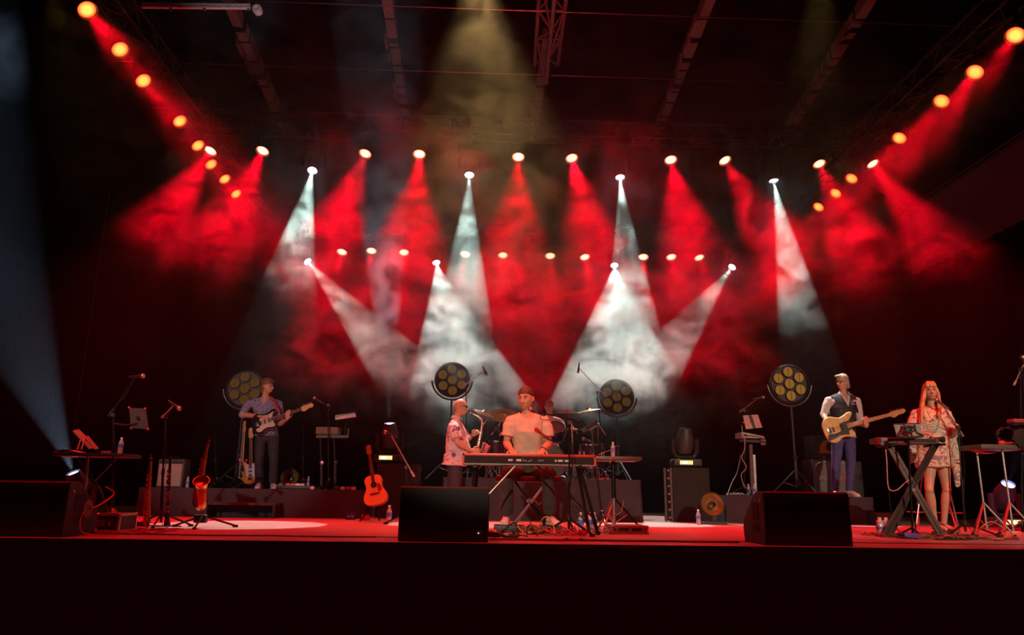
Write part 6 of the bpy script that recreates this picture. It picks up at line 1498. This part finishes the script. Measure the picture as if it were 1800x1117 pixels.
for px in (857, 889, 873): MB().tube([P(px, 800, Ym + (.19 if px == 873 else 0)), fl(px, Ym + (.19 if px == 873 else 0), .6)], .007, 6).build('leg', CHR, ft)
def cym(label, base_px, top, r, n, tilt=(0, 0, 1), boom=None, zb=.6, ydown=Ym, bell=True, two=False):
    top = Vector(top); t = thing('cymbal_stand', label, 'cymbal', (fl(base_px, ydown, zb)), 'cymbals on chrome stands'); b0 = fl(base_px, ydown, zb); tl = Vector(tilt).normalized()
    el_ = Vector(boom[0]) if boom else top - V(0, 0, .05)
    MB().tube([b0 + V(0, 0, .05), el_], .010, 8).build('pole', CHR, t); MB().tube([b0 + V(0, 0, .05), b0.lerp(el_, .5)], .014, 8).build('lower_pole', CHR, t)
    if boom: MB().tube([boom[1], el_, top], .008, 8).build('boom', CHR, t); MB().ell(el_, .02, seg=8, rings=6).build('tilter', STEEL, t)
    legs(t, b0, .28, .30, rad=.009, m=CHR)
    MB().lathe(top, tl, [(r, -.022), (r * .6, -.006), (r * .25, .002), (r * .2, .012), (r * .1, .028), (0, .032)], 32, cap=False).build('cymbal', CYM, t)
    if two: MB().lathe(top - tl * .03, -tl, [(r, -.020), (r * .6, -.006), (r * .25, .002), (0, .02)], 32, cap=False).build('lower_cymbal', CYM, t)
    MB().tube([top, top + tl * .07], .006, 6).lathe(top + tl * .03, tl, [(.015, 0), (.018, .006), (.012, .018)], 10).build('wing_nut', STEEL, t)
cym('bright red-lit crash cymbal at the left of the kit, tilted down', 854, P(851, 725, Ym - .1), .17, 0, (.35, -.25, .9), (P(857, 738, Ym), P(846, 752, Ym)))
cym('large dark cymbal seen from below, behind the left shoulder of the keyboard player', 877, P(886, 729, Ym + .1), .25, 0, (.05, .35, .9), (P(877, 748, Ym), P(863, 765, Ym)))
cym('flat red-lit cymbal right of the drummer', 1006, P(997, 724, Ym - .2), .225, 0, (-.02, -.12, 1), (P(1005, 744, Ym - .2), P(1015, 763, Ym - .2)))
cym('outer right cymbal overlapping the flat one, tilted inward', 1050, P(1034, 721, Ym), .21, 0, (-.18, -.08, 1), (P(1052, 746, Ym), P(1065, 765, Ym)))
cym('pair of hi-hat cymbals low on the right of the kit', 1010, P(1006, 754, Ym + .2), .165, 0, (0, -.05, 1), None, two=True, ydown=Ym + .2)
t = thing('drum_pad', 'long dark electronic pad tilted on the right of the kit', 'drum pad', P(1035, 752, Ym - .2))
slab(MB(), [P(1023, 757, Ym - .3), P(1050, 743, Ym - .3), P(1051, 749, Ym - .1), P(1025, 762, Ym - .1)], .03).build('pad_body', BLK, t); slab(MB(), [P(1034, 756, Ym - .33), P(1049, 748, Ym - .33), P(1049, 751, Ym - .31), P(1035, 759, Ym - .31)], .008).build('front_strip', STEEL, t); MB().tube([P(1043, 756, Ym - .1), fl(1043, Ym - .1, .6)], .012, 8).build('post', CHR, t)
for i, (px, py, d, lab) in enumerate([(1031, 771, (-.8, 0, .3), 'drum microphone pointing left above the right floor tom'), (890, 766, (.5, -.2, -.6), 'drum microphone over the left floor tom')]):
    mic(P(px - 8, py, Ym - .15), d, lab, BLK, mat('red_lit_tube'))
    MB().tube([P(px + 6, py + 4, Ym - .15), P(px + 14, py + 20, Ym - .1), fl(px + 12, Ym - .1, .6)], .006, 6).build('clip_arm', BLKM, None, 'thin arm holding the ' + lab, 'arm')
rnd = random.Random(21)
hw_ = MB()
for i in range(26):
    x = rnd.choice([rnd.uniform(848, 900), rnd.uniform(985, 1058)]); z1 = rnd.uniform(790, 826); p1 = P(x, z1, Ym + rnd.uniform(-.3, .2)); p2 = fl(x + rnd.uniform(-16, 16), Ym + rnd.uniform(-.6, .3), .6)
    hw_.tube([p1, p2 + V(0, 0, .01)], rnd.choice((.006, .009)), 6)
    if i % 3 == 0: hw_.ell(p1, .016, seg=8, rings=6)
hw_.build('drum_hardware', CHR, None, 'chrome tangle of pedal frames and stand legs under the drums', 'drum hardware', kind='stuff')
tangle(1045, 1100, 11.15, 11.8, 6, 17, CRED, 'cable_tangle', 'loose red cables on the right end of the drum riser', .605, loops=.03, rad=.004)
# ------------------------------------------------------------------ tablet and keyboard on the bass riser
Yv = 11.6
t = thing('riser_keyboard_stand', 'dark column stand on the bass riser under a pale keyboard', 'keyboard stand', fl(1325, Yv, .4))
MB().bar(fl(1322, Yv, .4), P(1319, 782, Yv), .05, .05, up=(0, 1, 0)).build('column', mat('maroon_post', (.10, .03, .03), .5), t); MB().bar(fl(1328, Yv, .4), P(1325, 800, Yv), .035, .035, up=(0, 1, 0)).build('rear_column', STEEL, t)
MB().bar(P(1300, 775, Yv), P(1346, 777, Yv), .05, .04).build('crossbar', BLK, t)
for py in (774, 781): MB().tube([P(1337, py, Yv - .05), P(1345, py, Yv - .05)], .018, 8).build('arm_end', STEEL, t)
MB().bar(fl(1310, Yv, .4) + V(0, 0, .015), fl(1338, Yv, .4) + V(0, 0, .015), .05, .03).build('foot', BLK, t)
t = thing('compact_keyboard', 'pale side of a small keyboard on the bass riser stand', 'keyboard', P(1316, 770, Yv))
MB().prism([(0, 0), (.0, .085), (.10, .075), (.34, .03), (.37, .0)], P(1298, 771, Yv), (1, 0, 0), (0, 0, 1), .30, .006).build('case', mat('silver_case', (.5, .45, .43), .4), t)
MB().prism([(.015, .015), (.02, .06), (.08, .055), (.12, .02)], P(1298, 771, Yv) + V(0, -.152, 0), (1, 0, 0), (0, 0, 1), .006).build('side_recess', BLK, t)
MB().prism([(.10, .025), (.12, .045), (.33, .016), (.33, .008)], P(1298, 771, Yv) + V(0, -.152, 0), (1, 0, 0), (0, 0, 1), .006).build('side_stripe', BLK, t)
t = thing('tablet', 'pink-lit tablet on the microphone stand of the bass riser', 'tablet', P(1322, 742, 11.4))
q = [P(1306, 731, 11.42), P(1332, 729, 11.36), P(1340, 752, 11.36), P(1311, 755, 11.42)]
slab(MB(), q, .01).build('case_back', mat('pink_lit_tablet', (.60, .30, .30), .5), t); slab(MB(), [v + V(0, -.012, 0) for v in (q[0].lerp(q[1], .38), q[0].lerp(q[1], .55), q[3].lerp(q[2], .60), q[3].lerp(q[2], .45))], .01).build('holder', BLK, t)  # pink light put into the case colour
MB().tube([P(1305, 743, 11.45), P(1326, 744, 11.38)], .010, 8).build('holder_arm', STEEL, t)
cable([P(1304, 748, 11.42), P(1305, 760, 11.40), P(1309, 775, 11.41), P(1309, 790, 11.42), P(1304, 805, 11.4), P(1312, 822, 11.4), P(1303, 835, 11.42), P(1307, 852, 11.42), P(1312, 862, 11.45)], mat('pale_cable', (.5, .32, .32), .5), 'pale cable hanging in bends from the pink tablet', .006)
cable([P(1302, 800, 11.45), P(1296, 830, 11.4), P(1286, 850, 11.35), P(1278, 872, 11.2)], mat('grey_cable'), 'grey cable slanting from the tablet stand down the riser', .005)
# ------------------------------------------------------------------ singer's keyboard
Yn = 7.95; a, b = P(1549, 779, Yn), P(1652, 783, Yn); zz = (a.z + b.z) / 2
t = thing('synthesizer', 'small dark keyboard before the singer, red-lit at its left end', 'keyboard', ((a.x + b.x) / 2, Yn, zz))
MB().box(((a.x + b.x) / 2, Yn + .13, zz + .035), (b.x - a.x, .26, .06), bev=.01).build('case', mat('grey_unit'), t); MB().box(((a.x + b.x) / 2 + .02, Yn - .001, zz + .04), (b.x - a.x - .12, .01, .03)).build('rear_panel', BLK, t)
MB().lathe(P(1549, 775, Yn) + V(-.005, .05, 0), (1, 0, 0), [(.03, 0), (.036, .01), (.036, .05), (.03, .06)], 12).build('end_knob', CRED, t)  # red light on this end put into the knob colour
kb = MB(); n = 25
for i in range(n): kb.box((a.x + .06 + (b.x - a.x - .1) * (i + .5) / n, Yn + .19, zz + .07), ((b.x - a.x - .1) / n * .9, .12, .015))
tag(kb.build('white_keys', WHT, t), kind='stuff')
t = thing('lamp_torch', 'black round-ended cylinder lying on the right end of the singer keyboard', 'cylinder', P(1650, 776, Yn)); MB().lathe(P(1634, 772, Yn + .05), V(1, -.12, -.05), [(.018, 0), (.020, .05), (.024, .10), (.034, .13), (.034, .15), (.028, .15), (.026, .13)], 16).build('barrel', RUB, t); MB().tube([P(1636, 771, Yn + .03), P(1640, 771, Yn + .03)], .021, 12).build('red_band', CRED, t)
t = thing('keyboard_stand', 'dark double-braced crossed stand before the singer', 'keyboard stand', (fl(1605, Yn + .1)))
for o_ in (-.02, .16):
    for (x0, y0, x1, y1) in ((1560, 783, 1651, 938), (1640, 783, 1567 if o_ > 0 else 1553, 942)):
        for d_x in ((0, .045) if o_ < 0 else (0,)):
            MB().bar(P(x0, y0, Yn + o_ + .06) + V(d_x, 0, 0), fl(x1, Yn + o_ - .1) + V(d_x, 0, .02), .032, .022, up=(0, 1, 0)).build('leg', mat('worn_tube', (.07, .055, .05), .35, .6), t)
for px in (1555, 1650): MB().bar(fl(px, Yn - .2) + V(0, 0, .018), fl(px, Yn + .25) + V(0, 0, .018), .04, .03).build('foot', RUB, t)
for px in (1556, 1642): MB().box(P(px, 782, Yn + .1) + V(0, 0, -.008), (.05, .34, .025)).build('support_arm', mat('worn_tube'), t)
MB().tube([P(1551, 780, Yn - .06), P(1551, 780, Yn + .0)], .020, 12).build('arm_cap', STEEL, t); MB().lathe(P(1604, 862, Yn - .06), (0, -1, 0), [(.02, 0), (.026, .01), (.02, .03)], 12).build('pivot', STEEL, t)
# tablet on its own pole
Yo = 7.75
t = thing('music_desk', 'black winged tablet holder on a thin pole before the singer', 'music stand', fl(1603, Yo))
MB().tube([P(1596, 766, Yo), fl(1604, Yo) + V(0, 0, .03)], .011, 8).build('pole', BLKM, t)
for q in ([(1575, 766), (1584, 762), (1592, 750), (1600, 750)], [(1623, 766), (1612, 762), (1606, 751), (1600, 750)], [(1576, 767), (1590, 769), (1608, 769), (1623, 767)], [(1589, 747), (1590, 757), (1600, 760), (1608, 757), (1608, 747)]):
    MB().tube([P(x, y, Yo - .03) for x, y in q], [(.012, .006)] * len(q), 6, up=(0, -1, 0)).build('frame_bar', BLK, t)
MB().box(P(1597, 757, Yo - .02), (.06, .03, .05), bev=.006).build('clamp', BLK, t); legs(t, fl(1604, Yo), .16, .10)
t = thing('tablet', 'pale tablet leaning in the black holder before the singer', 'tablet', P(1597, 768, Yo)); slab(MB(), [P(1571, 746.5, Yo), P(1617, 745, Yo), P(1623, 766, Yo + .06), P(1577, 768, Yo + .06)], .01).build('back', mat('silver_case'), t)
MB().bar(P(1571, 746, Yo - .005), P(1617, 744.5, Yo - .005), .012, .008).build('top_edge', CHR, t)
# stool
Yl = 9.0
t = thing('bar_stool', 'chrome bar stool with a red cushion behind the singer', 'stool', fl(1650, Yl))
zs = .80; cs = fl(1650, Yl)
MB().lathe(cs + V(0, 0, zs), (0, 0, 1), [(.17, 0), (.18, .015), (.18, .05), (.16, .065), (0, .07)], 24).build('seat', mat('red_vinyl', (.35, .03, .03), .5), t)
for px, dy in ((1608, -.1), (1686, -.1), (1614, .25), (1682, .25)):
    MB().tube([fl(px, Yl + dy) + V(0, 0, .012), cs + V(.12 if px > 1650 else -.12, dy * .4, zs)], .011, 8).build('leg', CHR, t)
for z_, y_ in ((.235, -.08), (.235, .22)): MB().tube([V(P(1611, 895, Yl).x, Yl + y_, z_), V(P(1685, 895, Yl).x, Yl + y_, z_)], .008, 8).build('rung', CHR, t)
for px in (1612, 1684): MB().tube([V(P(px, 895, Yl).x, Yl - .08, z_), V(P(px, 895, Yl).x, Yl + .22, z_)], .008, 8).build('rung', CHR, t)
lowbox(1590, 1620, 7.5, .13, .055, mat('violet_box', (.08, .05, .30), .5), 'pedal_box', 'violet box on the floor at the foot of the singer keyboard', 'box')
lowbox(1660, 1676, 7.6, .10, .04, CRED, 'pedal_box', 'small red pedal among cables by the singer', 'pedal')  # plain red case
lowbox(1768, 1790, 7.6, .10, .03, CRED, 'pedal_box', 'flat red pedal on the floor at far right', 'pedal')
cable([P(1557, 790, 7.9), P(1559, 815, 7.9), P(1562, 858, 7.9), P(1576, 862, 7.85), P(1590, 850, 7.85), P(1597, 845, 7.9)], mat('pale_cable'), 'pinkish cable drooping left of the singer stand', .006)
cable([P(1562, 858, 7.92), P(1564, 880, 7.92), P(1567, 900, 7.95), P(1573, 925, 7.9), fl(1590, 7.8) + V(0, 0, .01)], RUB, 'dark cable falling to the floor left of the singer stand', .005)
# ------------------------------------------------------------------ percussion table at far right
Yw2 = 8.1; a, b = P(1724, 784, Yw2), P(1815, 786, Yw2); z0 = P(1770, 786, Yw2).z
t = thing('percussion_table', 'dark table of percussion at the far right on two tripod stands', 'table', fl(1760, Yw2))
MB().box(((a.x + b.x) / 2, Yw2 + .2, z0), (b.x - a.x, .42, .05), bev=.006).build('table_top', mat('grey_unit'), t)
MB().grid(lambda u, v: V(a.x - .07 + u * .30, Yw2 - .03 + v * .1, z0 - .04 - .03 * math.sin(u * PI) - .01 * v), 10, 3).build('red_cloth', CRED, t)
for px, m_ in ((1735, STEEL), (1781, STEEL)):
    c0 = fl(px, Yw2 + .1); MB().tube([c0 + V(0, 0, .06), V(c0.x, c0.y, z0 - .02)], .012, 8).build('pole', m_, t)
    for dx, dy in ((-.24, -.15), (.22, -.12), (.02, .28)): MB().tube([c0 + V(0, 0, .36), c0 + V(dx, dy, .012)], .011, 8).build('leg', CRED if dx < 0 else STEEL, t); MB().tube([c0 + V(0, 0, .10), c0 + V(dx * .5, dy * .5, .19)], .007, 6).build('strut', CRED if dx < 0 else STEEL, t); MB().ell(c0 + V(dx, dy, .014), .018, seg=8, rings=6).build('foot', RUB, t)
t = thing('tambourine', 'tambourine with chrome jingles standing on the percussion table', 'tambourine', P(1770, 782, Yw2 + .1)); c0 = P(1770, 767, Yw2 + .1)
MB().tube([c0 + V(math.cos(k) * .115, 0, math.sin(k) * .095) for k in [2 * PI * i / 28 for i in range(28)]], [(.005, .022)] * 28, 6, closed=True, up=(0, 1, 0)).build('frame', BLK, t)
for i in range(9): k = 2 * PI * i / 9; MB().lathe(c0 + V(math.cos(k) * .115, -.012, math.sin(k) * .095), (0, -1, 0), [(.018, 0), (.010, .006), (.018, .012)], 12).build('jingle', CHR, t)
t = thing('tambourine', 'black half-moon tambourine at the right frame edge', 'tambourine', P(1796, 784, Yw2)); c0 = P(1796, 772, Yw2)
MB().lathe(c0, (0, -1, .1), [(.10, 0), (.11, .01), (.11, .03), (.09, .04), (0, .03)], 24).build('shell', RUB, t)
for i in range(7): k = PI + PI * i / 6; MB().lathe(c0 + V(math.cos(k) * .115, -.02, math.sin(k) * .11), (0, -1, 0), [(.014, 0), (.008, .005), (.014, .010)], 10).build('jingle', CHR, t)
t = MB().lathe(P(1755, 780, Yw2 + .02), (1, 0, .05), [(.012, 0), (.03, .02), (.032, .06), (.012, .09), (.010, .20)], 14).build('maraca', CRED, None, 'red-lit shaker lying on the percussion table', 'shaker')  # shaker coloured red for the light on it
t = thing('wood_block', 'red-lit wooden block on a raised arm at the right edge', 'percussion block', P(1790, 742, Yw2))
MB().box(P(1792, 741, Yw2 + .05), (.22, .12, .045), bev=.012).build('block', mat('brick_red_box'), t); MB().box(P(1792, 746, Yw2 + .05), (.20, .10, .012)).build('slot', BLK, t); MB().tube([P(1790, 746, Yw2 + .05), P(1790, 782, Yw2 + .1)], .010, 8).build('post', BLKM, t)
cable([fl(1745, 7.6) + V(math.cos(k) * .14, .05 * math.sin(k * 2), .09 + .085 * math.sin(k)) for k in [i * .7 for i in range(10)]], mat('ochre_cable'), 'upright coil of ochre cable at the foot of the percussion stand', .006)
# sign on the back curtain
c0 = P(927, 414, YB - .15); t = thing('wall_sign', 'small unlit rectangular sign high on the back curtain', 'sign', c0)
MB().box(c0, (.36, .05, .15), bev=.004).build('sign_box', mat('pale_sign', (.35, .22, .22), .6), t); MB().box(c0 + V(.05, -.028, 0), (.09, .006, .06)).build('sign_panel', mat('dim_panel', (.22, .14, .14), .6), t)
